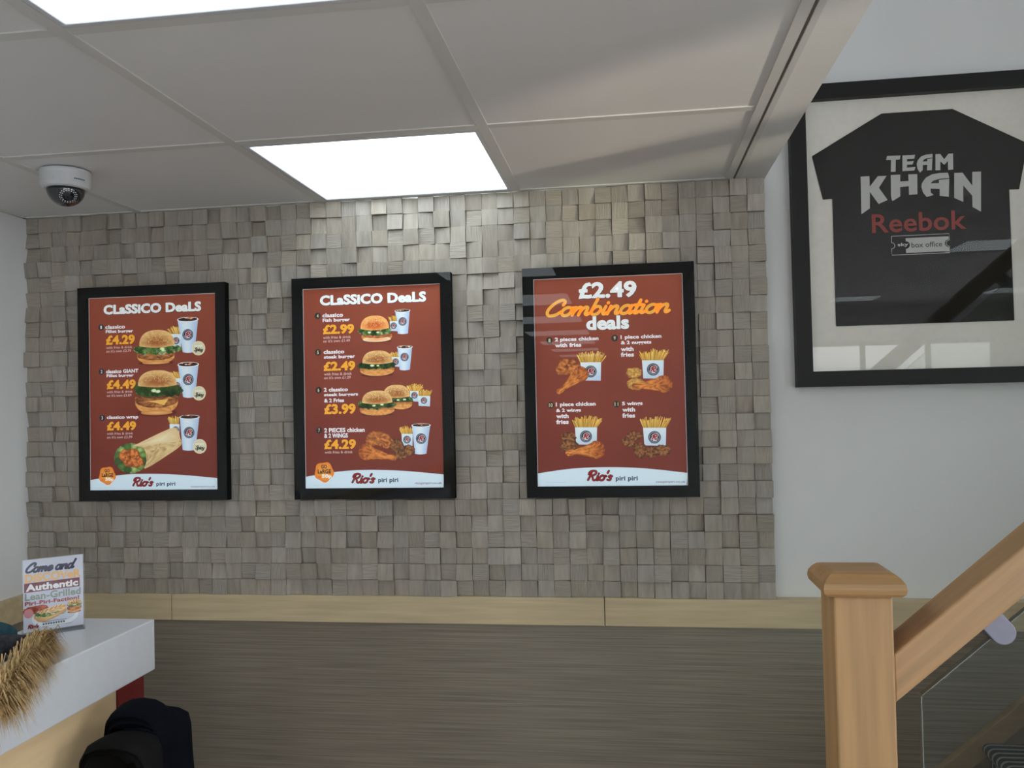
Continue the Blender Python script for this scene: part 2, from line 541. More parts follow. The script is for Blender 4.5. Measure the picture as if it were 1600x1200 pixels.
window('added_window_4', [(wx0, wx1, SY0, SY1, SZ0, SZ0 + .06), (wx0, wx1, SY0, SY1, SZ1 - .06, SZ1), (wx0, wx1, SY0, SY0 + .05, SZ0 + .06, SZ1 - .06),  # unseen window added to let in more daylight from the right
                    (wx0, wx1, SY1 - .05, SY1, SZ0 + .06, SZ1 - .06)] + [(wx0, wx1, y - .03, y + .03, SZ0 + .06, SZ1 - .06) for y in my[1:3]],
       [(XR + 0.057, XR + 0.063, a + .03, c - .03, SZ0 + .06, SZ1 - .06) for a, c in zip(my[:-1], my[1:])])
my = (NY0, -2.10, NY1)
window('added_window_5', [(wx0, wx1, NY0, NY1, NZ0, NZ0 + .06), (wx0, wx1, NY0, NY1, NZ1 - .06, NZ1), (wx0, wx1, NY0, NY0 + .05, NZ0 + .06, NZ1 - .06),  # unseen window added to brighten the wall behind the stairs
                    (wx0, wx1, NY1 - .05, NY1, NZ0 + .06, NZ1 - .06), (wx0, wx1, -2.13, -2.07, NZ0 + .06, NZ1 - .06)],
       [(XR + 0.057, XR + 0.063, a + .03, c - .03, NZ0 + .06, NZ1 - .06) for a, c in zip(my[:-1], my[1:])])


# printed artwork, millimetres from each print's upper left corner
ART1 = [
    ('text', 'CLaSSiCO DeaLS', (50.0, 23.0, 373.5, 53.9), 'title'),
    ('badge', '1', (41.5, 92.5)),
    ('text', 'classico', (55.2, 86.1, 121.6, 98.7), 'w'),
    ('text', 'Fillet burger', (56.5, 101.3, 148.7, 114.2), 'w'),
    ('text', '£4.29', (57.1, 118.0, 154.1, 148.5), 'p'),
    ('text', 'with fries & drink', (58.0, 152.7, 145.2, 160.2), 's'),
    ('text', "on it's own £2.79", (57.8, 163.3, 140.8, 171.9), 's'),
    ('cup', (294.3, 67.2, 364.6, 89.2), (311.4, 167.3, 350.7, 180.5), (328.9, 124.9), 17.6),
    ('fries', (261.3, 95.4, 300.9, 122.0), (273.6, 121.0, 307.5, 166.0), (290.6, 142.2), 11.2),
    ('spicy', (364.3, 167.5), 22.0),
    ('burger', (169.9, 106.9, 286.4, 162.8), (158.1, 152.2, 300.2, 177.4), (162.1, 168.0, 285.7, 213.1), 'fillet'),
    ('badge', '2', (41.5, 230.2)),
    ('text', 'classico GIANT', (56.6, 224.6, 164.4, 236.6), 'w'),
    ('text', 'Fillet burger', (57.9, 239.1, 148.5, 251.1), 'w'),
    ('text', '£4.49', (58.4, 257.1, 155.4, 286.5), 'p'),
    ('text', 'with fries & drink', (58.2, 290.6, 145.1, 298.1), 's'),
    ('text', "on it's own £3.89", (58.1, 301.2, 140.6, 309.8), 's'),
    ('cup', (293.9, 205.5, 364.2, 227.5), (311.0, 305.3, 350.3, 318.5), (328.5, 262.3), 17.6),
    ('fries', (263.8, 233.3, 299.1, 258.4), (273.3, 257.3, 305.7, 303.6), (291.7, 279.8), 11.2),
    ('spicy', (364.4, 305.3), 22.0),
    ('burger', (164.1, 231.1, 291.9, 284.9), (162.3, 273.0, 298.6, 306.2), (153.3, 294.1, 295.2, 369.6), 'giant'),
    ('badge', '3', (42.0, 374.0)),
    ('text', 'classico wrap', (57.3, 367.3, 162.7, 381.4), 'w'),
    ('text', '£4.49', (57.6, 386.2, 155.3, 414.4), 'p'),
    ('text', 'with fries & drink', (57.4, 419.6, 145.0, 427.1), 's'),
    ('text', "on it's own £2.99", (57.3, 430.3, 142.0, 438.8), 's'),
    ('fries', (257.8, 370.7, 297.3, 398.4), (265.9, 397.2, 298.3, 440.7), (285.7, 415.7), 11.2),
    ('cup', (297.5, 367.8, 364.8, 386.8), (307.4, 467.7, 349.5, 479.6), (329.2, 424.4), 17.6),
    ('spicy', (364.4, 467.0), 22.4),
    ('wrap', [(157.5, 457.2), (266.0, 411.4), (292.7, 415.8), (300.8, 441.0), (303.4, 462.1), (253.6, 495.6), (183.7, 533.1), (189.7, 508.0), (180.1, 470.8), (143.1, 462.3)], [(157.5, 457.2), (266.0, 411.4), (292.7, 415.8), (298.9, 438.3), (293.7, 451.4), (237.1, 457.1), (180.2, 464.2), (143.1, 462.3)], (83.9, 455.6, 189.8, 544.5)),
    ('wave', [(-2.0, 567.0), (93.4, 552.5), (179.2, 548.9), (292.4, 552.7), (420.7, 564.5)]),
    ('golarge', (57.4, 552.9), 28.1),
    ('rio', (140.4, 557.6, 211.6, 588.8)),
    ('text', 'piri piri', (220.0, 574.7, 282.1, 589.2), 'navy'),
    ('text', 'riospiripiri.co.uk', (332.6, 586.3, 412.0, 593.6), 'url'),
    ('fine', (18.0, 592.0, 77.1, 593.6)),
]
ART2 = [
    ('text', 'CLaSSiCO DeaLS', (53.3, 20.8, 379.8, 52.3), 'title'),
    ('badge', '4', (45.8, 82.1)),
    ('text', 'classico', (60.3, 74.9, 124.7, 87.7), 'w'),
    ('text', 'Fish burger', (60.9, 90.6, 146.0, 104.5), 'w'),
    ('text', '£2.99', (61.4, 109.5, 158.5, 139.0), 'p'),
    ('text', 'with fries & drink', (61.5, 143.8, 148.0, 152.1), 's'),
    ('text', "on it's own £1.49", (61.3, 154.3, 144.9, 162.9), 's'),
    ('cup', (283.4, 69.5, 331.3, 83.3), (292.0, 135.1, 323.1, 145.5), (307.3, 108.1), 12.6),
    ('fries', (261.7, 87.1, 288.6, 106.9), (268.3, 106.0, 292.4, 135.5), (279.7, 119.8), 10.0),
    ('burger', (178.8, 88.0, 265.7, 132.2), (177.0, 126.1, 269.5, 143.8), (180.9, 137.9, 274.8, 166.1), 'fish'),
    ('badge', '5', (44.8, 191.7)),
    ('text', 'classico', (62.2, 184.9, 126.6, 197.4), 'w'),
    ('text', 'steak burger', (62.8, 200.7, 159.8, 214.6), 'w'),
    ('text', '£2.49', (61.5, 220.1, 160.2, 249.0), 'p'),
    ('text', 'with fries & drink', (62.5, 253.3, 148.9, 261.6), 's'),
    ('text', "on it's own £1.29", (62.4, 264.3, 145.3, 272.7), 's'),
    ('cup', (288.4, 177.0, 336.3, 191.6), (295.6, 242.4, 326.6, 252.8), (311.2, 213.5), 12.6),
    ('fries', (266.2, 195.3, 292.8, 213.4), (272.6, 212.5, 297.4, 241.1), (283.9, 226.5), 10.0),
    ('burger', (182.7, 191.8, 275.1, 233.2), (173.7, 224.8, 278.9, 244.1), (174.8, 235.9, 280.0, 267.6), 'steak'),
    ('badge', '6', (44.8, 304.8)),
    ('text', '2 classico', (60.9, 298.2, 136.0, 310.4), 'w'),
    ('text', 'steak burgers', (61.5, 314.2, 167.1, 326.7), 'w'),
    ('text', '& 2 Fries', (61.8, 330.5, 123.4, 342.6), 'w'),
    ('text', '£3.99', (61.4, 347.1, 158.9, 378.3), 'p'),
    ('fries', (315.4, 291.9, 366.7, 315.6), (325.2, 314.4, 351.5, 345.2), (339.0, 327.0), 9.9),
    ('fries', (347.4, 308.3, 393.5, 330.5), (349.8, 329.4, 386.3, 359.6), (367.4, 343.0), 9.9),
    ('burger', (244.5, 294.8, 325.5, 334.9), (270.6, 330.1, 331.8, 345.3), (267.4, 339.5, 332.0, 368.1), 'steak'),
    ('burger', (179.5, 310.6, 272.2, 351.3), (171.9, 341.6, 277.7, 361.6), (171.6, 354.2, 278.3, 384.6), 'steak'),
    ('badge', '7', (44.6, 425.0)),
    ('text', '2 PiECES chicken', (60.3, 418.6, 185.5, 432.2), 'w'),
    ('text', '& 2 WiNGS', (60.0, 434.6, 133.6, 448.5), 'w'),
    ('text', '£4.29', (59.6, 452.7, 157.9, 482.7), 'p'),
    ('text', 'with fries & drink', (60.7, 486.7, 147.6, 494.7), 's'),
    ('fries', (291.0, 415.5, 330.6, 441.1), (297.8, 439.5, 331.5, 475.4), (313.9, 456.9), 11.5),
    ('cup', (327.9, 407.8, 386.3, 423.7), (336.6, 490.2, 371.6, 501.0), (356.4, 454.7), 15.9),
    ('wing', (262.1, 452.1, 303.3, 497.8)),
    ('wing', (298.7, 472.6, 337.6, 505.4)),
    ('wing', (273.4, 489.4, 311.6, 516.4)),
    ('thigh', (187.0, 427.7, 270.8, 482.7)),
    ('drum', (190.8, 490.8), (268.9, 509.0), 28.8),
    ('wave', [(-1.0, 563.4), (94.2, 549.4), (189.8, 544.7), (301.9, 548.8), (424.0, 560.6)]),
    ('golarge', (58.2, 549.5), 30.2),
    ('rio', (141.8, 552.6, 216.7, 585.8)),
    ('text', 'piri piri', (224.2, 568.8, 285.2, 585.4), 'navy'),
    ('text', 'riospiripiri.co.uk', (334.9, 581.3, 416.3, 590.4), 'url'),
    ('fine', (22.8, 588.1, 80.0, 589.9)),
]
ART3 = [
    ('text', '£2.49', (129.8, 14.9, 295.4, 62.7), 'title'),
    ('script', 'Combination', (33.1, 58.4, 390.3, 113.4)),
    ('text', 'deals', (149.8, 112.8, 271.7, 153.2), 'title'),
    ('badge', '8', (43.1, 178.2)),
    ('text', '2 pieces chicken', (58.7, 170.6, 184.1, 185.1), 'w'),
    ('text', 'with fries', (59.2, 187.2, 134.4, 199.4), 'w'),
    ('fries', (120.0, 210.2, 205.0, 246.4), (130.5, 244.3, 189.6, 296.9), (159.4, 270.9), 17.2),
    ('thigh', (59.7, 230.0, 133.7, 288.0)),
    ('drum', (130.3, 278.8), (71.2, 324.3), 26.3),
    ('badge', '9', (229.8, 177.6)),
    ('text', '1 piece chicken', (246.4, 169.9, 361.3, 184.3), 'w'),
    ('text', '& 2 nuggets', (246.9, 185.9, 332.7, 199.7), 'w'),
    ('text', 'with', (246.4, 203.2, 282.6, 216.2), 'w'),
    ('text', 'fries', (246.0, 219.0, 283.1, 232.0), 'w'),
    ('fries', (296.4, 209.9, 382.6, 244.2), (305.3, 243.6, 366.0, 295.7), (335.8, 269.9), 17.7),
    ('nugget', (261.0, 262.7, 303.6, 294.3)),
    ('nugget', (259.1, 293.4, 313.7, 326.2)),
    ('drum', (363.6, 312.3), (287.0, 316.4), 29.1),
    ('badge', '10', (42.8, 364.8)),
    ('text', '1 piece chicken', (57.1, 357.3, 171.4, 372.4), 'w'),
    ('text', '& 2 wings', (57.6, 375.0, 129.0, 388.5), 'w'),
    ('text', 'with', (57.8, 390.6, 93.4, 403.2), 'w'),
    ('text', 'fries', (57.4, 406.8, 93.1, 419.8), 'w'),
    ('fries', (102.7, 395.6, 189.6, 431.0), (110.8, 429.8, 173.7, 479.6), (141.4, 456.2), 17.2),
    ('wing', (68.5, 443.3, 113.7, 472.8)),
    ('wing', (64.3, 465.3, 119.1, 501.4)),
    ('drum', (169.7, 495.0), (94.0, 502.9), 29.1),
    ('badge', '11', (230.4, 365.9)),
    ('text', '5 wings', (245.8, 359.4, 304.0, 372.8), 'w'),
    ('text', 'with', (246.3, 375.6, 282.4, 388.4), 'w'),
    ('text', 'fries', (245.9, 392.0, 282.0, 405.4), 'w'),
    ('fries', (294.8, 399.5, 382.8, 435.7), (303.5, 434.5, 367.9, 485.5), (334.8, 461.7), 17.8),
    ('wing', (254.0, 442.4, 301.8, 469.7)),
    ('wing', (241.7, 456.1, 283.1, 488.9)),
    ('wing', (275.1, 474.5, 310.4, 522.0)),
    ('wing', (307.3, 486.8, 344.0, 519.5)),
    ('wing', (335.3, 482.9, 377.7, 515.4)),
    ('wave', [(-0.6, 560.5), (102.5, 547.5), (207.3, 544.8), (310.6, 549.8), (424.0, 563.5)]),
    ('rio', (141.1, 551.3, 216.2, 585.4)),
    ('text', 'piri piri', (222.8, 570.6, 284.8, 587.0), 'navy'),
    ('text', 'riospiripiri.co.uk', (336.0, 584.6, 417.5, 592.6), 'url'),
    ('fine', (23.1, 586.0, 80.5, 587.8)),
]
SHIRT_ART = {
    'T': [(-86.3, -299.4), (-83.1, -310.3), (-47.5, -309.5), (-49.8, -298.4), (-60.5, -298.4), (-62.1, -264.9), (-74.7, -265.1), (-73.1, -298.6)],
    'E': [(-42.5, -309.2), (-9.0, -309.4), (-11.6, -298.3), (-30.8, -298.6), (-31.0, -291.2), (-12.9, -291.9), (-16.8, -282.4), (-31.3, -282.4), (-31.6, -274.4), (-8.7, -275.0), (-12.6, -265.2), (-43.9, -265.3)],
    'A': [(36.9, -308.6), (33.5, -263.6), (20.7, -263.8), (22.0, -279.1), (10.1, -279.2), (9.6, -265.0), (1.9, -258.4), (-4.1, -269.7), (-5.6, -283.1), (-2.5, -293.3), (6.1, -303.2), (18.8, -307.7)],
    'M': [(44.3, -307.3), (57.0, -307.3), (66.7, -292.0), (78.3, -306.6), (90.1, -306.7), (89.2, -262.0), (76.0, -261.6), (76.2, -286.4), (66.2, -276.4), (56.4, -286.7), (55.6, -262.2), (42.8, -262.4)],
    'K': [(-155.4, -256.5), (-131.9, -256.6), (-132.2, -226.8), (-109.3, -255.3), (-86.3, -254.8), (-107.6, -222.4), (-85.6, -186.9), (-109.8, -177.0), (-132.1, -211.9), (-133.6, -165.8), (-156.6, -150.6)],
    'H': [(-75.0, -256.2), (-49.8, -256.2), (-50.9, -236.9), (-28.6, -237.1), (-28.8, -255.5), (-5.2, -255.0), (-6.4, -198.8), (-28.7, -198.0), (-28.5, -222.3), (-51.4, -221.2), (-51.7, -195.4), (-73.1, -182.7), (-76.4, -195.3)],
    'A2': [(75.2, -254.0), (78.3, -239.1), (75.2, -186.8), (51.6, -191.1), (52.2, -210.2), (28.2, -212.5), (28.7, -201.2), (35.9, -194.3), (17.7, -189.5), (8.4, -202.4), (4.3, -218.9), (6.5, -229.1), (16.7, -243.3), (33.6, -251.8), (53.1, -254.4)],
    'N': [(91.6, -252.1), (113.1, -251.7), (137.0, -214.2), (138.3, -252.2), (161.0, -252.3), (157.2, -141.2), (135.6, -155.6), (136.1, -186.3), (113.8, -216.4), (112.3, -170.6), (89.3, -183.1)],
    'hA': [(9.8, -288.7), (14.2, -294.9), (22.6, -297.7), (35.7, -298.3), (35.3, -296.3), (22.6, -295.3), (22.3, -288.8)],
    'hA2': [(28.9, -226.9), (35.8, -233.9), (51.2, -238.0), (78.3, -239.1), (77.9, -236.7), (51.1, -235.1), (50.8, -226.5)],
    'reebok': (-129.6, -148.4, 118.7, -95.3),
    'outline': (-78.9, -84.8, 72.7, -31.8),
    'fill': (-41.5, -77.5, 71.3, -36.3),
    'box': (-26.7, -64.9, 53.5, -50.2),
    'sky': (-63.0, -65.0, -34.3, -53.2),
}


# ------------------------------------------------------------------ flat printed artwork
LV = 0.00009


def catmull(pts, k=6, closed=False):
    n = len(pts)
    if n < 3:
        return list(pts)
    out = []
    for i in range(n if closed else n - 1):
        p0 = pts[(i - 1) % n] if closed or i > 0 else pts[0]
        p1, p2 = pts[i], pts[(i + 1) % n]
        p3 = pts[(i + 2) % n] if closed or i + 2 < n else pts[-1]
        for s in range(k):
            t = s / k
            out.append(tuple(0.5 * (2 * p1[d] + (p2[d] - p0[d]) * t + (2 * p0[d] - 5 * p1[d] + 4 * p2[d] - p3[d]) * t * t +
                                    (3 * p1[d] - p0[d] - 3 * p2[d] + p3[d]) * t ** 3) for d in (0, 1)))
    if not closed:
        out.append(tuple(pts[-1]))
    return out


def oval(cx, cy, rx, ry, n=24, a0=0.0, a1=2 * PI):
    return [(cx + rx * math.cos(a0 + (a1 - a0) * k / n), cy + ry * math.sin(a0 + (a1 - a0) * k / n)) for k in range(n if a1 - a0 > 6.2 else n + 1)]


_text_cache = {}


def text_mesh(s, weight):
    """Outline of a line of lettering as flat polygons, boxed to 0..1 in both directions."""
    key = (s, weight)
    if key not in _text_cache:
        cu = bpy.data.curves.new('lettering', 'FONT')
        cu.body = s
        cu.size = 1
        cu.offset = weight
        cu.resolution_u = 3
        cu.space_character = 1.0 + weight * 1.2
        o = bpy.data.objects.new('lettering', cu)
        COL.objects.link(o)
        bpy.context.view_layer.update()
        me = bpy.data.meshes.new_from_object(o.evaluated_get(bpy.context.evaluated_depsgraph_get()))
        vs = [tuple(v.co) for v in me.vertices]
        fs = [tuple(p.vertices) for p in me.polygons]
        bpy.data.objects.remove(o)
        bpy.data.curves.remove(cu)
        bpy.data.meshes.remove(me)
        x0, x1 = min(v[0] for v in vs), max(v[0] for v in vs)
        y0, y1 = min(v[1] for v in vs), max(v[1] for v in vs)
        _text_cache[key] = ([((v[0] - x0) / (x1 - x0), (v[1] - y0) / (y1 - y0)) for v in vs], fs)
    return _text_cache[key]


OV = lambda cx=.45, rx=.40: oval(cx, .5, rx, .52, 12) + [(cx + rx, .5)]
GLYPH = {
    'o': ([OV(), [(.7, .9), (.95, .95), (1.1, .85)]], 1.0),
    'a': ([OV(.45, .38), [(.85, 1), (.85, .2), (1.0, 0), (1.2, .2)]], 1.15),
    'd': ([OV(.45, .38), [(.95, 1.95), (.86, 1), (.85, .2), (1.0, 0), (1.2, .2)]], 1.15),
    'c': ([[(.8, .85), (.5, 1), (.15, .75), (.08, .35), (.35, 0), (.7, .05), (.95, .3)]], .95),
    'e': ([[(.1, .45), (.5, .55), (.8, .8), (.55, 1.02), (.2, .85), (.06, .4), (.35, 0), (.7, .08), (.98, .35)]], .95),
    'n': ([[(.1, 1), (.1, 0)], [(.1, .4), (.3, .85), (.6, 1), (.75, .8), (.74, .2), (.9, 0), (1.1, .2)]], 1.08),
    'm': ([[(.1, 1), (.1, 0)], [(.1, .4), (.28, .85), (.52, 1), (.66, .8), (.65, 0)],
           [(.65, .4), (.83, .85), (1.07, 1), (1.21, .8), (1.2, .2), (1.36, 0), (1.55, .2)]], 1.55),
    'i': ([[(.15, 1), (.14, .2), (.3, 0), (.5, .2)], [(.2, 1.42), (.22, 1.46)]], .5),
    't': ([[(.25, 1.65), (.2, .2), (.36, 0), (.58, .2)], [(-.08, 1.02), (.55, 1.06)]], .6),
    'b': ([[(.15, 2.0), (.1, .2)], OV(.5, .38)], 1.05),
    'p': ([[(.1, 1), (.1, -.8)], OV(.5, .38)], 1.05),
    'y': ([[(.1, 1), (.1, .35), (.4, .02), (.8, .4)], [(.85, 1), (.8, -.3), (.5, -.75), (.1, -.6)]], 1.0),
    'C': ([[(1.25, 1.35), (1.3, 1.75), (1.0, 2.0), (.55, 1.75), (.15, 1.0), (.15, .35), (.5, 0), (1.0, .12), (1.35, .5)]], 1.4),
    'S': ([[(1.05, 1.6), (.9, 1.95), (.5, 1.95), (.3, 1.6), (.55, 1.2), (.85, .8), (.8, .25), (.4, 0), (.05, .3)]], 1.1),
    'R': ([[(.42, 1.85), (.36, 1.0), (.2, .1)], [(.05, 1.35), (.15, 1.85), (.65, 2.05), (1.15, 1.9), (1.2, 1.45), (.9, 1.1), (.5, 1.0)],
           [(.65, 1.0), (.9, .5), (1.05, .1), (1.35, .02), (1.6, .25)]], 1.5),
    's': ([[(.7, .85), (.4, 1), (.2, .75), (.6, .4), (.45, .02), (.1, .1)]], .8),
    "'": ([[(.25, 2.0), (.15, 1.55)]], .35),
    ' ': ([], .6),
}


def script_strokes(s, slant=0.32):
    x, out = 0.0, []
    for ch in s:
        st, adv = GLYPH[ch]
        out += [[(x + p[0] + slant * p[1], p[1]) for p in q] for q in st]
        x += adv
    return out


class Art:
    """Layers of flat shapes in millimetres (u right, v down) on a print."""
    def __init__(self, mb, gain=1.25, ox=0.0, oz=0.0, oy=0.0):
        self.b, self.gain, self.ox, self.oz, self.oy = mb, gain, ox, oz, oy

    def col(self, c):
        return rgb(c[0], c[1], c[2], self.gain)

    def put(self, pts, faces, col, L):
        vs = [(self.ox + p[0] / 1000, self.oy - L * LV, self.oz - p[1] / 1000) for p in pts]
        self.b.add(vs, faces, 0, [self.col(c) for c in col] if isinstance(col, list) else self.col(col))

    def poly(self, pts, col, L):
        a = sum(p[0] * q[1] - q[0] * p[1] for p, q in zip(pts, pts[1:] + pts[:1]))
        pts = list(pts) if a < 0 else list(pts)[::-1]
        self.put(pts, [tuple(range(len(pts)))], col, L)

    def rect(self, u0, v0, u1, v1, col, L):
        self.poly([(u0, v0), (u1, v0), (u1, v1), (u0, v1)], col, L)

    def grad(self, u0, v0, u1, v1, fn, L, nu=8, nv=12):
        pts = [(u0 + (u1 - u0) * i / nu, v0 + (v1 - v0) * j / nv) for j in range(nv + 1) for i in range(nu + 1)]
        fs = [(j * (nu + 1) + i, (j + 1) * (nu + 1) + i, (j + 1) * (nu + 1) + i + 1, j * (nu + 1) + i + 1) for j in range(nv) for i in range(nu)]
        self.put(pts, fs, [fn(*p) for p in pts], L)

    def oval(self, cx, cy, rx, ry, col, L, n=24):
        self.poly(oval(cx, cy, rx, ry, n), col, L)

    def blob(self, outline, centre, fn, L, rings=(0.12, 0.3, 0.48, 0.66, 0.82, 0.93, 1.0)):
        """A closed outline filled ring by ring so the printed colour can vary inside it."""
        n = len(outline)
        pts = [centre] + [(centre[0] + (p[0] - centre[0]) * r, centre[1] + (p[1] - centre[1]) * r) for r in rings for p in outline]
        fs = [(0, 1 + (i + 1) % n, 1 + i) for i in range(n)]
        for k in range(len(rings) - 1):
            a, b2 = 1 + k * n, 1 + (k + 1) * n
            fs += [(a + i, a + (i + 1) % n, b2 + (i + 1) % n, b2 + i) for i in range(n)]
        fr = [0] + [r for r in rings for _ in outline]
        self.put(pts, fs, [fn(p[0], p[1], f) for p, f in zip(pts, fr)], L)

    def text(self, s, box, col, L, weight=0.02, shear=0.0, grow=0.0):
        vs, fs = text_mesh(s, weight)
        u0, v0, u1, v1 = box
        u0, v0, u1, v1 = u0 - grow, v0 - grow, u1 + grow, v1 + grow
        pts = [(u0 + (x + shear * (y - .5)) * (u1 - u0), v1 - y * (v1 - v0)) for x, y in vs]
        self.put(pts, fs, col, L)

    def bold(self, s, box, col, L, weight, e):
        """Heavy lettering: the same outline struck several times, a hair apart."""
        u0, v0, u1, v1 = box
        for k in range(6):
            du, dv = e * math.cos(k * PI / 3), e * .8 * math.sin(k * PI / 3)
            self.text(s, (u0 + e + du, v0 + e + dv, u1 - e + du, v1 - e + dv), col, L + k * .05, weight)

    def stroke(self, pts, w, col, L):
        n = len(pts)
        if n < 2:
            return
        a, c = [], []
        for i in range(n):
            p, q = pts[max(0, i - 1)], pts[min(n - 1, i + 1)]
            d = math.hypot(q[0] - p[0], q[1] - p[1]) or 1e-6
            nx, ny = -(q[1] - p[1]) / d * w / 2, (q[0] - p[0]) / d * w / 2
            a.append((pts[i][0] + nx, pts[i][1] + ny))
            c.append((pts[i][0] - nx, pts[i][1] - ny))
        self.put(a + c, [(i, i + 1, n + i + 1, n + i) for i in range(n - 1)], col, L)
        for e in (pts[0], pts[-1]):
            self.oval(e[0], e[1], w / 2, w / 2, col, L, 10)

    def script(self, s, box, w, col, L, slant=0.32):
        st = script_strokes(s, slant)
        xs = [p[0] for q in st for p in q]
        ys = [p[1] for q in st for p in q]
        u0, v0, u1, v1 = box
        fx = lambda p: (u0 + w / 2 + (p[0] - min(xs)) / (max(xs) - min(xs)) * (u1 - u0 - w),
                        v1 - w / 2 - (p[1] - min(ys)) / (max(ys) - min(ys)) * (v1 - v0 - w))
        for q in st:
            self.stroke(catmull([fx(p) for p in q], 5), w, col, L)


def nz(u, v, s=1.0, seed=0.0):
    return noise.noise(Vector((u * s, v * s, seed)))


def mixc(a, b, t):
    t = max(0, min(1, t))
    return tuple(a[i] + (b[i] - a[i]) * t for i in range(3))


WHITE, INK = (197, 210, 222), (38, 42, 52)
ra = random.Random(5)


def brand_disc(A, c, r, L):
    A.oval(c[0], c[1], r, r, (58, 66, 78), L)
    A.oval(c[0], c[1], r * .84, r * .84, (150, 160, 170), L + 1)
    A.oval(c[0], c[1], r * .78, r * .78, (48, 48, 58), L + 2)
    A.poly([(c[0] - r * .3, c[1] + r * .62), (c[0] + r * .35, c[1] + r * .62), (c[0] + r * .15, c[1] + r * .05), (c[0] - r * .1, c[1] + r * .05)],
           (170, 182, 192), L + 3)
    A.script('R', (c[0] - r * .58, c[1] - r * .6, c[0] + r * .6, c[1] + r * .5), r * .34, (205, 205, 210), L + 4)
    A.script('R', (c[0] - r * .5, c[1] - r * .54, c[0] + r * .54, c[1] + r * .44), r * .22, (142, 40, 36), L + 5)


def art_cup(A, top, bot, lg, r, L):
    u0, v0, u1, v1 = top
    b0, w1 = bot[0], bot[3]
    b1 = bot[2]
    vm = (v0 + v1) / 2 + (v1 - v0) * .12
    n = 10
    pts, cl = [], []
    for j in range(2):
        for i in range(n + 1):
            t = i / n
            a = (u0 + 2 + (u1 - u0 - 4) * t, vm) if j == 0 else (b0 + (b1 - b0) * t, w1 - abs(t - .5) ** 2 * (v1 - v0) * .55)
            pts.append(a)
            cl.append(mixc((202, 217, 232), (150, 172, 196), abs(t - .4) * 1.5 + (.1 if j else 0)))
    A.put(pts, [(i, n + 1 + i, n + 2 + i, i + 1) for i in range(n)], cl, L)
    cu = (u0 + u1) / 2
    A.oval(cu, (v0 + v1) / 2, (u1 - u0) / 2, (v1 - v0) * .36, (214, 222, 230), L + 1)
    A.oval(cu, (v0 + v1) / 2 - .6, (u1 - u0) * .45, (v1 - v0) * .27, (44, 26, 24), L + 2)
    for k in range(6):
        A.oval(cu + ra.uniform(-.32, .32) * (u1 - u0), (v0 + v1) / 2 - (v1 - v0) * ra.uniform(0, .3), (u1 - u0) * .07, (v1 - v0) * .09,
               ra.choice(((170, 120, 90), (196, 158, 124), (120, 62, 44), (210, 190, 170))), L + 3, 10)
    brand_disc(A, lg, r, L + 3)


def art_fries(A, fr, bx, lg, r, L):
    u0, v0, u1, v1 = fr
    b0, b1 = bx[0], bx[2]
    n = max(9, int((u1 - u0) / 3.2))
    for lay in range(2):
        for k in range(n):
            t = (k + .5 + ra.uniform(-.3, .3)) / n
            tu = u0 + (u1 - u0) * t
            bu = b0 + 1.5 + (b1 - b0 - 3) * t
            tv = v0 + (v1 - v0) * ra.uniform(.0, .35) + abs(t - .5) * (v1 - v0) * .35
            w = (u1 - u0) / n * .62
            c = ra.choice(((214, 178, 80), (196, 158, 66), (226, 196, 106), (180, 140, 58), (206, 170, 74)))
            A.put([(tu - w / 2, tv), (bu - w / 2, v1 + 2), (bu + w / 2, v1 + 2), (tu + w / 2, tv + ra.uniform(-1, 1))], [(0, 1, 2, 3)],
                  [c, mixc(c, (120, 84, 30), .45), mixc(c, (120, 84, 30), .35), c], L + lay)
    s = (b1 - b0) * .035
    A.put([(b0, bx[1]), (b0 + s, bx[3] - 1), (b1 - s, bx[3] + 1), (b1, bx[1] + 1)], [(0, 1, 2, 3)],
          [(202, 216, 230), (176, 192, 208), (166, 184, 204), (196, 212, 228)], L + 2)
    brand_disc(A, lg, r, L + 3)


def bun_top(A, bx, L, light=(214, 178, 116), dark=(150, 84, 34)):
    u0, v0, u1, v1 = bx
    cu, w, h = (u0 + u1) / 2, (u1 - u0) / 2, v1 - v0
    arc = [(cu - w * math.copysign(abs(math.cos(a)) ** .8, math.cos(a)), v0 + h * (.86 - .86 * max(0.0, math.sin(a)) ** .85)) for a in [PI * k / 26 for k in range(27)]]
    low = [(cu + w * (.97 - 1.94 * k / 14), v0 + h * (.88 + .10 * math.sin(PI * k / 14))) for k in range(15)]
    fn = lambda u, v, f: mixc(light, dark, .25 + .9 * math.exp(-(((u - cu) / (w * .75)) ** 2 + ((v - v0 - h * .68) / (h * .3)) ** 2)) + .35 * nz(u, v, .12) - .3 * f * f)
    A.blob(arc + low, (cu, v0 + h * .55), fn, L)
    for k in range(int(60 + w * 1.0)):
        a, q = ra.uniform(0, PI), math.sqrt(ra.random()) * .9
        su, sv = cu + w * .92 * q * math.cos(a), v0 + h * (.70 - .62 * q * math.sin(a))
        A.oval(su, sv, ra.uniform(.7, 1.2), ra.uniform(.6, .9), ra.choice(((232, 208, 158), (222, 190, 134), (120, 66, 30))), L + 1, 6)


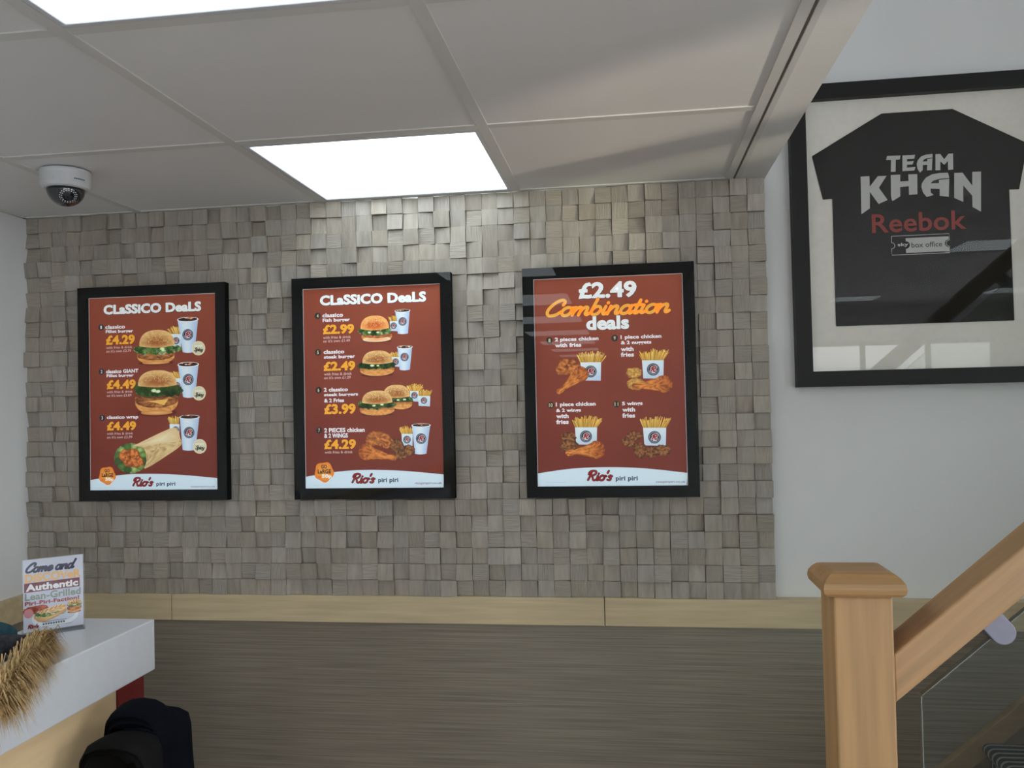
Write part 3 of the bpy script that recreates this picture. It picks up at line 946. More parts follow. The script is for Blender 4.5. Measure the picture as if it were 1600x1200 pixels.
def lettuce(A, bx, L, dark=False):
    u0, v0, u1, v1 = bx
    pal = ((70, 104, 48), (46, 78, 38), (110, 140, 70), (36, 58, 34)) if dark else ((120, 160, 76), (82, 128, 60), (186, 204, 140), (52, 88, 46), (206, 214, 170))
    for lay in range(2):
        n = int((u1 - u0) / 4.2)
        for k in range(n):
            u = u0 + (u1 - u0) * (k + .5) / n
            bow = (1 - ((u - (u0 + u1) / 2) / ((u1 - u0) / 2)) ** 2) * (v1 - v0) * .18
            v = (v0 + v1) / 2 + bow + ra.uniform(-.22, .22) * (v1 - v0)
            r = ra.uniform(.22, .42) * (v1 - v0)
            ph = ra.uniform(0, 6)
            o = [(u + r * 1.1 * math.cos(a) * (1 + .25 * math.sin(4 * a + ph)), v + r * math.sin(a) * (1 + .25 * math.sin(3 * a + ph))) for a in [2 * PI * i / 16 for i in range(16)]]
            c = ra.choice(pal)
            A.blob(o, (u, v), lambda p, q, f: mixc(c, (30, 52, 28), .55 * f + .3 * nz(p, q, .4)), L + lay, (.5, 1))
        u, r = ra.uniform(u0 + (u1 - u0) * .3, u1 - (u1 - u0) * .3), ra.uniform(.14, .22) * (v1 - v0)
        v = (v0 + v1) / 2 + (v1 - v0) * ra.uniform(.02, .2)
        A.blob(rough_oval(u, v, r * 1.6, r * .9, .12, 18, u), (u, v), lambda p, q, f: mixc((216, 222, 196), (150, 176, 116), f * f), L + 2, (.5, 1))


def crisp(A, outline, centre, L, light, dark, scale=.22, seed=0.0):
    fn = lambda u, v, f: mixc(light, dark, .42 + 1.1 * nz(u, v, scale, seed) + .5 * nz(u, v, scale * 3, seed + 5) + .45 * max(0, f - .7) / .3)
    A.blob(outline, centre, fn, L)


def rough_oval(cx, cy, rx, ry, amp=.06, n=44, seed=0.0):
    out = []
    for a in [2 * PI * k / n for k in range(n)]:
        q = 1 + amp * 2 * noise.noise(Vector((math.cos(a) * 2.4, math.sin(a) * 2.4, seed))) + ra.uniform(-amp, amp) * .5
        out.append((cx + rx * q * math.cos(a), cy + ry * q * math.sin(a)))
    return out


def art_burger(A, top, let, bot, kind, L):
    u0, v0, u1, v1 = bot
    cu, cv, rx, ry = (u0 + u1) / 2, (v0 + v1) / 2, (u1 - u0) / 2, (v1 - v0) / 2
    A.oval(cu, v1 - ry * .2, rx * .95, ry * .3, (84, 30, 24), L)
    bun = [(cu + rx * math.cos(a), cv - ry * .1 + ry * 1.08 * math.sin(a)) for a in [PI * k / 24 for k in range(25)]]
    bun += [(cu + rx * (-1 + 2 * k / 10), cv - ry * .5) for k in range(11)]
    A.blob(bun, (cu, cv + ry * .2), lambda u, v, f: mixc((210, 152, 84), (146, 82, 36), .2 + .6 * nz(u, v, .15) + .5 * f * (v < cv)), L + 1)
    if kind in ('fillet', 'giant'):
        crisp(A, rough_oval(cu, cv - ry * .25, rx * .98, ry * .68, .05, seed=cu), (cu, cv - ry * .25), L + 2, (190, 126, 66), (92, 46, 24), .16, cu)
        A.blob(oval(cu, v1 - ry * .22, rx * .74, ry * .2, 24), (cu, v1 - ry * .2), lambda u, v, f: mixc((216, 170, 106), (180, 116, 58), f), L + 3)
    elif kind == 'fish':
        A.blob(oval(cu, v1 - ry * .55, rx * .92, ry * .55, 24), (cu, v1 - ry * .5), lambda u, v, f: mixc((214, 150, 92), (226, 196, 160), f), L + 2)
        crisp(A, rough_oval(cu + rx * .05, cv - ry * .3, rx * .9, ry * .52, .04, seed=cu), (cu, cv - ry * .3), L + 3, (190, 112, 62), (126, 62, 34), .16, cu)
    if kind == 'giant':
        crisp(A, rough_oval(cu, v0 + ry * .28, rx * .8, ry * .36, .05, seed=cu + 3), (cu, v0 + ry * .3), L + 4, (150, 84, 44), (74, 36, 22), .2, cu)
        A.poly([(cu - rx * .4, cv - ry * .16), (cu + rx * .55, cv - ry * .3), (cu + rx * .36, cv + ry * .2), (cu, cv)], (214, 170, 84), L + 5)
    lettuce(A, let, L + 6, kind in ('steak', 'giant'))
    bun_top(A, top, L + 9, *(((222, 168, 100), (190, 92, 38)) if kind == 'fish' else ((206, 172, 112), (150, 88, 40))))


def art_drum(A, big, small, size, L, seed):
    dx, dy = small[0] - big[0], small[1] - big[1]
    ln = math.hypot(dx, dy)
    ex, ey = dx / ln, dy / ln
    prof = [(-size * 1.0, 0), (-size * .92, .45), (-size * .7, .78), (-size * .3, 1.0), (size * .15, 1.02), (size * .6, .78), (ln * .62, .46), (ln * .85, .30),
            (ln * .95, .34), (ln * 1.06, .36), (ln * 1.14, .22), (ln * 1.15, 0)]
    sd = [(x, y * size * (1 + .12 * noise.noise(Vector((x * .12, seed, 0))))) for x, y in prof]
    sd2 = [(x, -y * size * .95 * (1 + .12 * noise.noise(Vector((x * .12, seed, 9))))) for x, y in prof[-2:0:-1]]
    o = catmull([(big[0] + ex * x - ey * y, big[1] + ey * x + ex * y) for x, y in sd + sd2], 3, True)
    o = [(p[0] + ra.uniform(-.7, .7), p[1] + ra.uniform(-.7, .7)) for p in o]
    c = (big[0] + ex * ln * .25, big[1] + ey * ln * .25)
    fn = lambda u, v, f: mixc(mixc((206, 132, 60), (168, 86, 34), .5 - ((u - big[0]) * ex + (v - big[1]) * ey) / ln), (104, 48, 22),
                              .25 + .9 * nz(u, v, .17, seed) + .7 * nz(u, v, .5, seed) + .35 * max(0, f - .75) / .25)
    A.blob(o, c, fn, L)


def art_thigh(A, bx, L, seed):
    u0, v0, u1, v1 = bx
    pts = [(0, .55), (.08, .25), (.3, .05), (.6, .08), (.85, .25), (1, .55), (.95, .82), (.78, 1), (.55, .85), (.3, .82), (.1, .85)]
    o = catmull([(u0 + (u1 - u0) * p[0], v0 + (v1 - v0) * p[1]) for p in pts], 4, True)
    o = [(p[0] + ra.uniform(-.6, .6), p[1] + ra.uniform(-.6, .6)) for p in o]
    fn = lambda u, v, f: mixc((196, 122, 58), (98, 48, 26), .42 + 1.0 * nz(u * .6 + v, v * .6 - u, .14, seed) + .5 * nz(u, v, .45, seed) + .3 * max(0, f - .75) / .25)
    A.blob(o, ((u0 + u1) / 2, (v0 + v1) / 2), fn, L)


def draw(A, op, i):
    k = op[0]
    L = 4 + (i % 3)
    if k == 'text':
        s, bx, st = op[1:]
        if st == 'title':
            A.bold(s, (bx[0] - .4, bx[1] + .2, bx[2] + 2, bx[3] + 2.2), (80, 50, 60), 3, .025, 2.0)
            A.bold(s, bx, (214, 224, 234), 6, .025, 1.15)
        elif st == 'w':
            A.bold(s, bx, (212, 210, 214), 5, .02, .38)
        elif st == 'p':
            A.bold(s, (bx[0] - .2, bx[1] + .2, bx[2] + 1.2, bx[3] + 1.4), (96, 34, 18), 3, .025, 1.5)
            A.bold(s, bx, (222, 156, 46), 6, .03, .75)
        elif st == 's':
            A.text(s, bx, (190, 160, 158), 5, .02)
        elif st == 'navy':
            A.text(s, bx, (40, 48, 62), 7, .03)
        else:
            A.text(s, bx, (118, 66, 72), 7, .01)
    elif k == 'badge':
        u, v = op[2]
        A.oval(u, v, 9.6, 9.6, (36, 38, 46), 4, 22)
        w = 3.0 if len(op[1]) == 1 else 5.6
        A.text(op[1], (u - w + .3, v - 5.2, u + w - .3, v + 5.2), (206, 190, 120) if int(op[1]) > 3 else (200, 204, 196), 6, .015)
    elif k == 'cup':
        art_cup(A, *op[1:], 6)
    elif k == 'fries':
        art_fries(A, *op[1:], 10)
    elif k == 'burger':
        art_burger(A, *op[1:], 20 + (i % 4) * 0.1 + (8 if op[1][0] > op[2][0] + 1e9 else 0))
    elif k == 'spicy':
        (u, v), r = op[1], op[2]
        A.oval(u, v, r, r, (206, 198, 168), 34)
        A.oval(u, v, r * .9, r * .9, (190, 188, 160), 35)
        for k in range(5):                                            # small pale line, too blurred to read
            A.rect(u - r * .6 + k * r * .25, v - r * .46, u - r * .42 + k * r * .25, v - r * .22, (214, 212, 196), 36)
        A.script('Spicy', (u - r * .66, v - r * .12, u + r * .72, v + r * .62), r * .13, (60, 56, 46), 36, .3)
    elif k == 'drum':
        art_drum(A, op[1], op[2], op[3] * .86, 24, op[1][0])
    elif k == 'thigh':
        art_thigh(A, op[1], 20, op[1][0])
    elif k in ('wing', 'nugget'):
        u0, v0, u1, v1 = op[1]
        c = ((u0 + u1) / 2, (v0 + v1) / 2)
        o = rough_oval(c[0], c[1], (u1 - u0) / 2, (v1 - v0) / 2, .1, 40, u0)
        crisp(A, o, c, 17 + (i % 3), *(((150, 98, 52), (62, 36, 22)) if k == 'wing' else ((206, 164, 84), (140, 96, 40))), .2, u0)
    elif k == 'wave':
        w = op[1]
        A.poly(catmull(w, 6) + [(420, 600), (0, 600)], (190, 210, 226), 3)
    elif k == 'golarge':
        (u, v), r = op[1], op[2]
        o = [(u + r * .98 * math.cos(a) * (1 + .07 * math.sin(5 * a + .6)), v + r * .98 * math.sin(a) * (1 + .07 * math.sin(5 * a + .6))) for a in [2 * PI * t / 48 for t in range(48)]]
        A.blob(o, (u, v), lambda p, q, f: mixc((222, 150, 62), (206, 116, 40), f * f), 8, (.5, 1))
        A.text('GO', (u - r * .32, v - r * .72, u + r * .3, v - r * .34), (50, 38, 30), 10, .045)
        A.text('LaRGE', (u - r * .66, v - r * .28, u + r * .72, v + r * .16), (50, 38, 30), 10, .045)
        A.text('for', (u - r * .6, v + r * .34, u - r * .3, v + r * .56), (176, 70, 34), 10, .02)
        A.text('50p', (u - r * .24, v + r * .22, u + r * .76, v + r * .68), (228, 222, 210), 10, .05)
    elif k == 'rio':
        u0, v0, u1, v1 = op[1]
        A.script("Rio's", op[1], (v1 - v0) * .20, (84, 34, 36), 7, .25)
        A.script("Rio's", (u0 + 1.4, v0 + 1.4, u1 - 1.4, v1 - 1.4), (v1 - v0) * .13, (128, 32, 30), 8, .25)
    elif k == 'fine':
        u0, v0, u1, v1 = op[1]
        A.rect(u0, v0, u1, v0 + .7, (150, 164, 176), 5)
    elif k == 'script':
        A.script(op[1], op[2], 10.4, (120, 48, 22), 7, .36)
        A.script(op[1], (op[2][0] + .6, op[2][1] + .6, op[2][2] - .6, op[2][3] - .6), 9.0, (222, 158, 58), 8, .36)
    elif k == 'wrap':
        body, flap, fill = op[1:]
        u0, v0, u1, v1 = fill
        cx, cy = (u0 + u1) / 2, (v0 + v1) / 2
        for q in range(24):
            a = 2 * PI * q / 24
            u, v = cx + (u1 - u0) * .40 * math.cos(a), cy + (v1 - v0) * .40 * math.sin(a)
            c = ra.choice(((84, 122, 56), (126, 160, 80), (56, 88, 44), (160, 186, 112)))
            A.blob(rough_oval(u, v, (u1 - u0) * .13, (v1 - v0) * .13, .16, 18, q), (u, v), lambda p, r, f: mixc(c, (34, 56, 30), .5 * f), 12 + q % 2, (.5, 1))
        for (fu, fv, fr) in ((.34, .42, .23), (.58, .36, .2), (.68, .62, .22), (.46, .62, .2)):
            u, v = u0 + (u1 - u0) * fu, v0 + (v1 - v0) * fv
            crisp(A, rough_oval(u, v, (u1 - u0) * fr, (v1 - v0) * fr * .95, .07, 30, fu), (u, v), 14 + int(fu * 5), (208, 128, 58), (126, 58, 32), .16, fu)
        A.blob(catmull(body, 3, True), (sum(p[0] for p in body) / len(body), sum(p[1] for p in body) / len(body)),
               lambda u, v, f: mixc((202, 180, 132), (150, 112, 62), .3 + 1.0 * nz(u, v, .2) + .5 * nz(u, v, .6)), 20)
        A.blob(catmull(flap, 3, True), (sum(p[0] for p in flap) / len(flap), sum(p[1] for p in flap) / len(flap)),
               lambda u, v, f: mixc((218, 204, 168), (196, 172, 124), f + .4 * nz(u, v, .15)), 22)


# ------------------------------------------------------------------ menu posters, their prints given a mild glow
def menu_poster(x0, art, label):
    """Black-bordered poster box; the Empty sits on the wall at the middle of its lower edge."""
    zb = CAM_Z - 0.268
    W_, H_ = 0.487, 0.661
    t = thing('menu_poster', label, 'poster', (x0 + W_ / 2, -0.010, zb), group='framed menu posters on the wood block wall')
    b = MB()
    px0, pz1 = -W_ / 2 + 0.031, CAM_Z + 0.362 - zb
    pw, ph = 0.424, 0.598
    fy = -0.026
    for bx in ((-W_ / 2, W_ / 2, fy, 0.0, 0, pz1 - ph), (-W_ / 2, W_ / 2, fy, 0.0, pz1, H_), (-W_ / 2, px0, fy, 0.0, pz1 - ph, pz1), (px0 + pw, W_ / 2, fy, 0.0, pz1 - ph, pz1)):
        b.box(*bx)
    b.build('border', M['blackgloss'], t)
    MB().box(px0, px0 + pw, -0.014, -0.002, pz1 - ph, pz1).build('backing', M['black'], t)
    pr = MB()
    A = Art(pr, 1.25, px0, pz1, -0.0150)
    A.rect(0, 0, 424, 598, (176, 178, 180), 0)
    A.grad(1.5, 1.5, 422.5, 596.5, lambda u, v: mixc((128, 62, 42), (104, 42, 31), v / 520 + .25 * nz(u, v, .008, x0)), 1)
    for i, op in enumerate(art):
        draw(A, op, i)
    pr.build('print', M['print'], t)
    MB().box(-W_ / 2, W_ / 2, fy - 0.0025, fy - 0.0005, 0, H_).build('acrylic_cover', M['pane'], t)
    return t


menu_poster(-1.6935, ART1, 'black-framed menu poster nearest the dome camera, Classico Deals with two burgers and a wrap')
menu_poster(-0.9945, ART2, 'middle black-framed menu poster, Classico Deals with fish and steak burgers, numbers 4 to 7')
menu_poster(-0.2965, ART3, 'black-framed menu poster headed £2.49 Combination deals, with chicken and fries')


# ------------------------------------------------------------------ framed shirt over the stairs
FX, FW, FZ0, FZ1 = 0.8145, 0.692, CAM_Z + 0.032, CAM_Z + 0.882
t = thing('framed_shirt', 'large black frame with a black TEAM KHAN shirt on a cream mount above the stairs', 'picture frame', (FX, 0.035, FZ0))
hw, fh, fb = FW / 2, FZ1 - FZ0, 0.043
Y0, Y1 = -0.037, 0.0
b = MB()
for s in (-1, 1):
    b.prism([(s * hw, 0), (s * hw, fh), (s * (hw - fb), fh - fb), (s * (hw - fb), fb)], Y0, Y1)
b.prism([(-hw, 0), (hw, 0), (hw - fb, fb), (-hw + fb, fb)], Y0, Y1)
b.prism([(-hw, fh), (hw, fh), (hw - fb, fh - fb), (-hw + fb, fh - fb)], Y0, Y1)
b.build('frame', M['black'], t)
MB().box(-hw + fb - .004, hw - fb + .004, -0.012, -0.002, fb - .004, fh - fb + .004).build('mount_board', M['mount'], t)
zo = CAM_Z - FZ0
half = [(0.0935, .7935), (0.284, .685), (0.258, .560), (0.2325, .561), (0.2335, .201)]
out = [(x, z + zo) for x, z in half] + [(-x, z + zo) for x, z in half[::-1]]
sh = MB().prism(out, -0.0165, -0.0118).build('shirt', M['shirt'], t, bevel=0.002)
pr = MB()
A = Art(pr, 1.9, 0, zo + 0.362, -0.0168)
GREY, SH = (150, 150, 147), (36, 36, 35)
for k in ('T', 'E', 'A', 'M', 'K', 'H', 'A2', 'N'):
    A.poly(SHIRT_ART[k], GREY, 1)
A.gain = 1.0
A.poly(SHIRT_ART['hA'], (36, 36, 34), 2)
A.poly(SHIRT_ART['hA2'], (36, 36, 34), 2)
A.gain = 1.9
A.text('Reebok', SHIRT_ART['reebok'], (116, 44, 38), 1, .015)
u0, v0, u1, v1 = SHIRT_ART['outline']
vm, rn = (v0 + v1) / 2, (v1 - v0) * .16
path = [(u0, v0), (u1, v0), (u1, vm - rn)] + [(u1 - rn * math.cos(a), vm + rn * math.sin(a)) for a in [-PI / 2 + PI * k / 8 for k in range(9)]] + [(u1, vm + rn), (u1, v1), (u0, v1), (u0, vm + rn)] + \
    [(u0 + rn * math.cos(a), vm - rn * math.sin(a)) for a in [-PI / 2 + PI * k / 8 for k in range(9)]] + [(u0, vm - rn), (u0, v0)]
A.stroke(path, 1.5, GREY, 1)
u0, v0, u1, v1 = SHIRT_ART['fill']
r1 = (v1 - v0) * .26
A.poly([(u0, v0), (u1, v0), (u1, vm - r1)] + [(u1 - r1 * math.cos(a), vm + r1 * math.sin(a)) for a in [-PI / 2 + PI * k / 8 for k in range(1, 8)]] + [(u1, vm + r1), (u1, v1), (u0, v1), (u0, vm + r1)] +
       [(u0 + r1 * math.cos(a), vm - r1 * math.sin(a)) for a in [-PI / 2 + PI * k / 8 for k in range(1, 8)]] + [(u0, vm - r1)], GREY, 1)
A.text('box office', SHIRT_ART['box'], (44, 44, 44), 3, .01)
A.text('sky', SHIRT_ART['sky'], GREY, 3, .03)
pr.build('lettering', M['ink'], sh)
MB().box(-hw + fb - .002, hw - fb + .002, -0.0245, -0.0225, fb - .002, fh - fb + .002).build('glass_pane', M['pane'], t)


# ------------------------------------------------------------------ ceiling light panels
def light_panel(p, label):
    x0, x1, y1, y0, zc = p
    t = thing('ceiling_light', label, 'ceiling light', ((x0 + x1) / 2, (y0 + y1) / 2, zc), group='square light panels in the ceiling')
    a, c = (x1 - x0) / 2 - HB, (y1 - y0) / 2 - HB
    f = 0.012
    b = MB()
    b.box(-a, a, -c, -c + 0.022, .0, .014).box(-a, a, c - f, c, .0, .014).box(-a, -a + f, -c + 0.022, c - f, .0, .014).box(a - f, a, -c + 0.022, c - f, .0, .014)
    b.build('lamp_frame', M['lampframe'], t, bevel=0.002)
    MB().box(-a + f, a - f, -c + 0.022, c - f, .004, .02).build('diffuser', M['led'], t)


ORD = ('', '', 'third', 'fourth', 'fifth', 'sixth', 'seventh', 'eighth')
PANEL_LABELS = ['glowing square light panel in the ceiling against the wood block wall',
                'glowing square ceiling light panel second from the wood block wall']
PANEL_LABELS += [f'glowing square light panel in the lowered ceiling, {ORD[k]} from the wood block wall' for k in range(2, 8)]
PANEL_LABELS += ['glowing square panel in the high ceiling, reflected across the black shirt', 'glowing square panel in the high ceiling near the front shop window',
                 'glowing square panel in the high ceiling in the window corner', 'glowing square panel in the high ceiling beside the lowered edge, closer to the stairs',
                 'glowing square panel in the high ceiling beside the lowered edge, farther from the stairs']
for p, l in zip(PANELS + HPANELS, PANEL_LABELS):
    light_panel(p, l)

# ------------------------------------------------------------------ dome security camera
t = thing('security_camera', 'white dome security camera with a smoked lens on the ceiling', 'camera', (-1.428, -0.455, CEIL))
MB().lathe([(.060, 0), (.061, -.006), (.060, -.012), (.060, -.036), (.0565, -.044), (.050, -.047), (.045, -.047)], 40).build('housing', M['camwhite'], t, smooth=False, bevel=0.0008)
dm = MB().lathe([(.0455 * math.cos(a), -.0465 - .043 * math.sin(a)) for a in [PI / 2 * k / 10 for k in range(11)]][:-1] + [(.0005, -.0895)], 36)
dome = dm.build('lens_dome', M['dome'], t, smooth=True)
b = MB()
look = Vector((0.62, -0.62, -0.62)).normalized()
e1 = look.cross(Vector((0, 0, 1))).normalized()
e2 = e1.cross(look)


def on_dome(d):
    return Vector((d.x * .0458, d.y * .0458, -.0465 + d.z * .0433))


for rad, cnt in ((.47, 20), (.36, 16)):
    for k in range(cnt):
        a = 2 * PI * k / cnt
        d = (look + e1 * math.cos(a) * rad + e2 * math.sin(a) * rad).normalized()
        c = on_dome(d)
        s1, s2 = d.orthogonal().normalized(), None
        s2 = d.cross(s1)
        b.add([c + d * .0004 + (s1 * math.cos(q) + s2 * math.sin(q)) * (.0018) for q in [2 * PI * j / 8 for j in range(8)]], [tuple(range(8))])
b.build('led_ring', M['ledring'], dome)
b = MB()
for k in range(7):                                                    # small dark maker's mark, too small to read
    a0, a1 = -.62 + k * .07, -.62 + k * .07 + .05
    b.add([(.0604 * math.cos(a0), .0604 * math.sin(a0), -.030), (.0604 * math.cos(a1), .0604 * math.sin(a1), -.030),
           (.0604 * math.cos(a1), .0604 * math.sin(a1), -.0265), (.0604 * math.cos(a0), .0604 * math.sin(a0), -.0265)], [(0, 1, 2, 3)])
b.build('maker_mark', M['camdark'], t)

# ------------------------------------------------------------------ counter
CX0, CX1, CYE, CZ = -1.366, -1.112, -0.592, CAM_Z - 0.482
t = MB().box(0, CX1 - CX0, -2.2, 0, -.117, 0).build('worktop', M['corian'], None, (CX0, CYE, CZ), bevel=0.003)
tag(t, 'thick white worktop on the counter at the lower left', 'worktop')
t = thing('counter', 'wood-fronted counter with a red end panel under the white worktop', 'counter', (CX0, CYE, 0))
zc = CZ - .117
MB().box(.02, .232, -2.19, -.118, 0, zc).build('wood_panel', M['beech'], t, bevel=0.001)
MB().box(.02, .234, -.116, -.014, 0, zc).build('end_panel', M['red'], t, bevel=0.001)

# ------------------------------------------------------------------ leaflet in its clear stand
LX, LY = -1.278, -0.716
t = thing('leaflet_holder', 'clear acrylic leaflet stand on the white counter', 'leaflet stand', (LX, LY, CZ), 0.76)
hw2, hh = .0615, .168
b = MB()
for y0, y1 in ((-.0045, -.0025), (.0025, .0045)):
    b.box(-hw2, hw2, y0, y1, .006, hh)
b.box(-hw2, -hw2 + .002, -.0025, .0025, .006, hh).box(hw2 - .002, hw2, -.0025, .0025, .006, hh)
b.build('sleeve', M['acrylic'], t)
MB().box(-hw2, hw2, -.016, .030, 0, .005).build('foot', M['acrylicfoot'], t, bevel=0.001)
t = tag(MB().box(-.0590, .0590, -.0004, .0008, .0075, .1655).build('leaflet', M['mount'], None, (LX, LY, CZ)),
        'printed leaflet reading Come and Discover Authentic inside the clear stand', 'leaflet')
t.rotation_euler = (0, 0, 0.76)
pr = MB()
A = Art(pr, 1.4, -.059, .1655, -.0005)
A.rect(0, 0, 118, 158, (176, 178, 190), 0)
A.oval(62, 132, 46, 21, (200, 206, 218), 1, 32)
A.oval(62, 128, 40, 17, (182, 186, 198), 2, 32)
A.script('Come and', (4, 6, 106, 30), 4.6, (34, 40, 66), 3, .4)
A.text('DiSCOVeR', (3, 31, 114, 50), (206, 160, 98), 3, .05)
A.rect(2, 51, 111, 71, (98, 40, 46), 3)
A.text('Authentic', (5, 53.5, 108, 69), (224, 224, 230), 4, .045)
A.text('Lean-Grilled', (3, 73, 113, 89), (122, 132, 122), 3, .03)
A.text('Piri-Piri-Faction!', (3, 91, 110, 100), (136, 58, 58), 3, .04)
for (u, v, rx, ry) in ((14, 112, 15, 9), (32, 108, 16, 7)):
    crisp(A, rough_oval(u, v, rx, ry, .1, 30, u), (u, v), 3, (190, 96, 60), (112, 44, 32), .25, u)
A.oval(10, 117, 9, 10, (178, 120, 124), 4)
art_burger(A, (86, 98, 114, 110), (86, 106, 114, 114), (85, 110, 114, 128), 'fillet', 4)
o = catmull([(20, 124), (40, 112), (76, 106), (84, 113), (78, 122), (44, 134), (26, 134)], 4, True)
A.blob(o, (52, 120), lambda u, v, f: mixc((214, 184, 130), (170, 110, 60), .3 + nz(u, v, .25)), 6)
lettuce(A, (24, 118, 82, 128), 7)
A.blob(catmull([(26, 130), (50, 128), (82, 118), (80, 124), (50, 137), (30, 138)], 4, True), (54, 130), lambda u, v, f: mixc((212, 182, 128), (176, 130, 80), f), 11)
for k in range(5):
    A.stroke([(34 + k * 9, 120 - k * 2.2), (38 + k * 9, 114 - k * 2.0)], 1.2, (116, 68, 38), 11)
A.script("Rio's", (8, 141, 30, 151), 2.4, (128, 44, 44), 4, .25)
A.rect(36, 139, 84, 140, (60, 60, 72), 4)
for k in range(9):                                                    # a line of small print too blurred to read
    A.rect(37 + k * 5, 142.4, 40.6 + k * 5, 146.6, (84, 84, 96), 4)
A.rect(36, 149.5, 94, 150.3, (60, 60, 72), 4)
pr.build('leaflet_print', M['ink'], t)

# ------------------------------------------------------------------ garment with fur trim on the counter
t = thing('fur_trimmed_garment', 'dark teal garment with tan fur trim lying on the white counter edge', 'clothing', (-1.19, -.915, CZ))
rf = random.Random(3)
b = MB()
b.tube([(-.105, -.25, .05), (-.11, -.12, .048), (-.112, -.02, .04), (-.105, .055, .032), (-.085, .085, .026)], [.05, .048, .040, .032, .012], 14)
b.tube([(-.05, -.25, .045), (-.06, -.13, .04), (-.075, -.03, .03), (-.07, .035, .024)], [.045, .04, .03, .012], 14)
b.build('lining', M['teal'], t, smooth=True, subsurf=1)
b = MB()
b.tube([(-.03, -.25, .05), (-.04, -.14, .042), (-.052, -.05, .034), (-.042, .03, .024), (-.022, .065, .02)], [.03, .03, .026, .02, .008], 12)
b.build('knit_band', M['plaid'], t, smooth=True, subsurf=1)
b = MB()
spine = [(.104, -.215, -.022), (.092, -.165, .010), (.056, -.08, .018), (.022, -.01, .018), (-.004, .035, .016)]
sp = [Vector(p) for p in spine]


def spine_at(s):
    i = min(int(s * 4), 3)
    f = s * 4 - i
    return sp[i].lerp(sp[i + 1], f)


b.tube([tuple(spine_at(k / 12)) for k in range(13)], [.016 + .003 * math.sin(k * 2.1) for k in range(12)] + [.01], 12)
for k in range(5200):
    s = rf.random()
    p = spine_at(s)
    a = rf.uniform(-1.9, 1.9)
    side = Vector((math.cos(a) * .9, .25 + s * .55 + rf.uniform(-.35, .35), math.sin(a) * .45)).normalized()
    q0 = p + Vector((rf.uniform(-.014, .014), rf.uniform(-.014, .014), rf.uniform(-.006, .014)))
    ln = rf.uniform(.022, .058)
    droop = Vector((0, 0, -rf.uniform(.3, .8) * ln))
    q1, q2 = q0 + side * ln * .55 + Vector((0, 0, .008)), q0 + side * ln + droop
    q1.z, q2.z = [max(z, .004 if q.x < .082 else -.16) for z, q in ((q1.z, q1), (q2.z, q2))]
    w = side.cross(Vector((0, 0, 1))).normalized() * rf.uniform(.0006, .0014)
    b.add([q0 - w, q0 + w, q1 + w * .8, q2, q1 - w * .8], [(0, 1, 2, 4), (4, 2, 3)])
b.build('fur_trim', M['fur'], t)

# ------------------------------------------------------------------ chair with two garments hung over its back, beside the counter
t = thing('bar_stool', 'dark low-backed stool under the coats beside the counter', 'stool', (-.94, -.85, 0))
HS = .86
b = MB()
b.box(-.075, -.040, -.145, .145, .68, HS).build('backrest', M['chairblack'], t, bevel=0.008)
MB().box(-.075, .22, -.15, .15, .63, .68).build('seat', M['chairblack'], t, bevel=0.012)
for x, y in ((-.07, -.145), (-.07, .115), (.185, -.145), (.185, .115)):
    MB().box(x, x + .03, y, y + .03, 0, .63).build('leg', M['chairblack'], t, bevel=0.003)
for y in (-.138, .122):
    MB().box(-.04, .185, y, y + .016, .22, .24).build('footrest', M['chairblack'], t)


def draped(name, label, y0, y1, top, xo, xi, dl, dr, material, seed, loc, parent=None):
    """Cloth folded over the chair back: falls down both sides with soft folds."""
    o = parent or thing(name, label, 'coat', loc)
    n, m = 26, 22
    vs = []
    for j in range(n + 1):
        v = j / n
        y = y0 + (y1 - y0) * v
        edge = max(0, abs(v - .5) * 2 - .72) / .28
        for i in range(m + 1):
            s = i / m * 2 - 1
            if abs(s) < .25:
                a = s / .25 * PI / 2
                x, z = (xo + xi) / 2 + (xi - xo) / 2 * math.sin(a), top - .016 + .016 * math.cos(a)
            else:
                d = (abs(s) - .25) / .75
                x = (xo if s < 0 else xi) + math.copysign(.016 * d, s)
                z = top - .016 - d * (dl if s < 0 else dr)
            w = .010 * noise.noise(Vector((y * 14, z * 3, seed))) + .006 * math.sin(y * 60 + seed) * min(1, abs(s) * 2)
            vs.append((x + math.copysign(w, s) * (1 if abs(s) > .2 else 0) + 0 * edge, y, z - .012 * edge ** 2 + .012 * noise.noise(Vector((y * 9, 1, seed)))))
    b = MB()
    b.add(vs, [(j * (m + 1) + i, j * (m + 1) + i + 1, (j + 1) * (m + 1) + i + 1, (j + 1) * (m + 1) + i) for j in range(n) for i in range(m)])
    b.f += [tuple(range(m + 1)), tuple(range(n * (m + 1) + m, n * (m + 1) - 1, -1))]      # the hanging ends close the fold
    b.mi += [0, 0]
    c = b.build('fold' if parent else 'cloth', material, o, smooth=True)
    sd = c.modifiers.new('thickness', 'SOLIDIFY')
    sd.thickness, sd.offset = .012, 0
    return o


o = draped('coat', 'dark navy coat folded over the stool back beside the red panel', -.005, .120, .918, -.100, -.012, .5, .42, M['navy'], 2.0, (-.94, -.85, 0))
draped('coat', '', -.002, .092, .931, -.114, -.022, .20, .16, M['navy'], 3.0, None, o)
draped('coat', '', -.001, .060, .944, -.118, -.032, .17, .10, M['navy'], 4.0, None, o)
draped('jacket', 'black-grey jacket hung over the stool back in front of the navy coat', -.082, -.003, .908, -.115, -.004, .45, .4, M['charcoal'], 6.0, (-.945, -.845, 0))

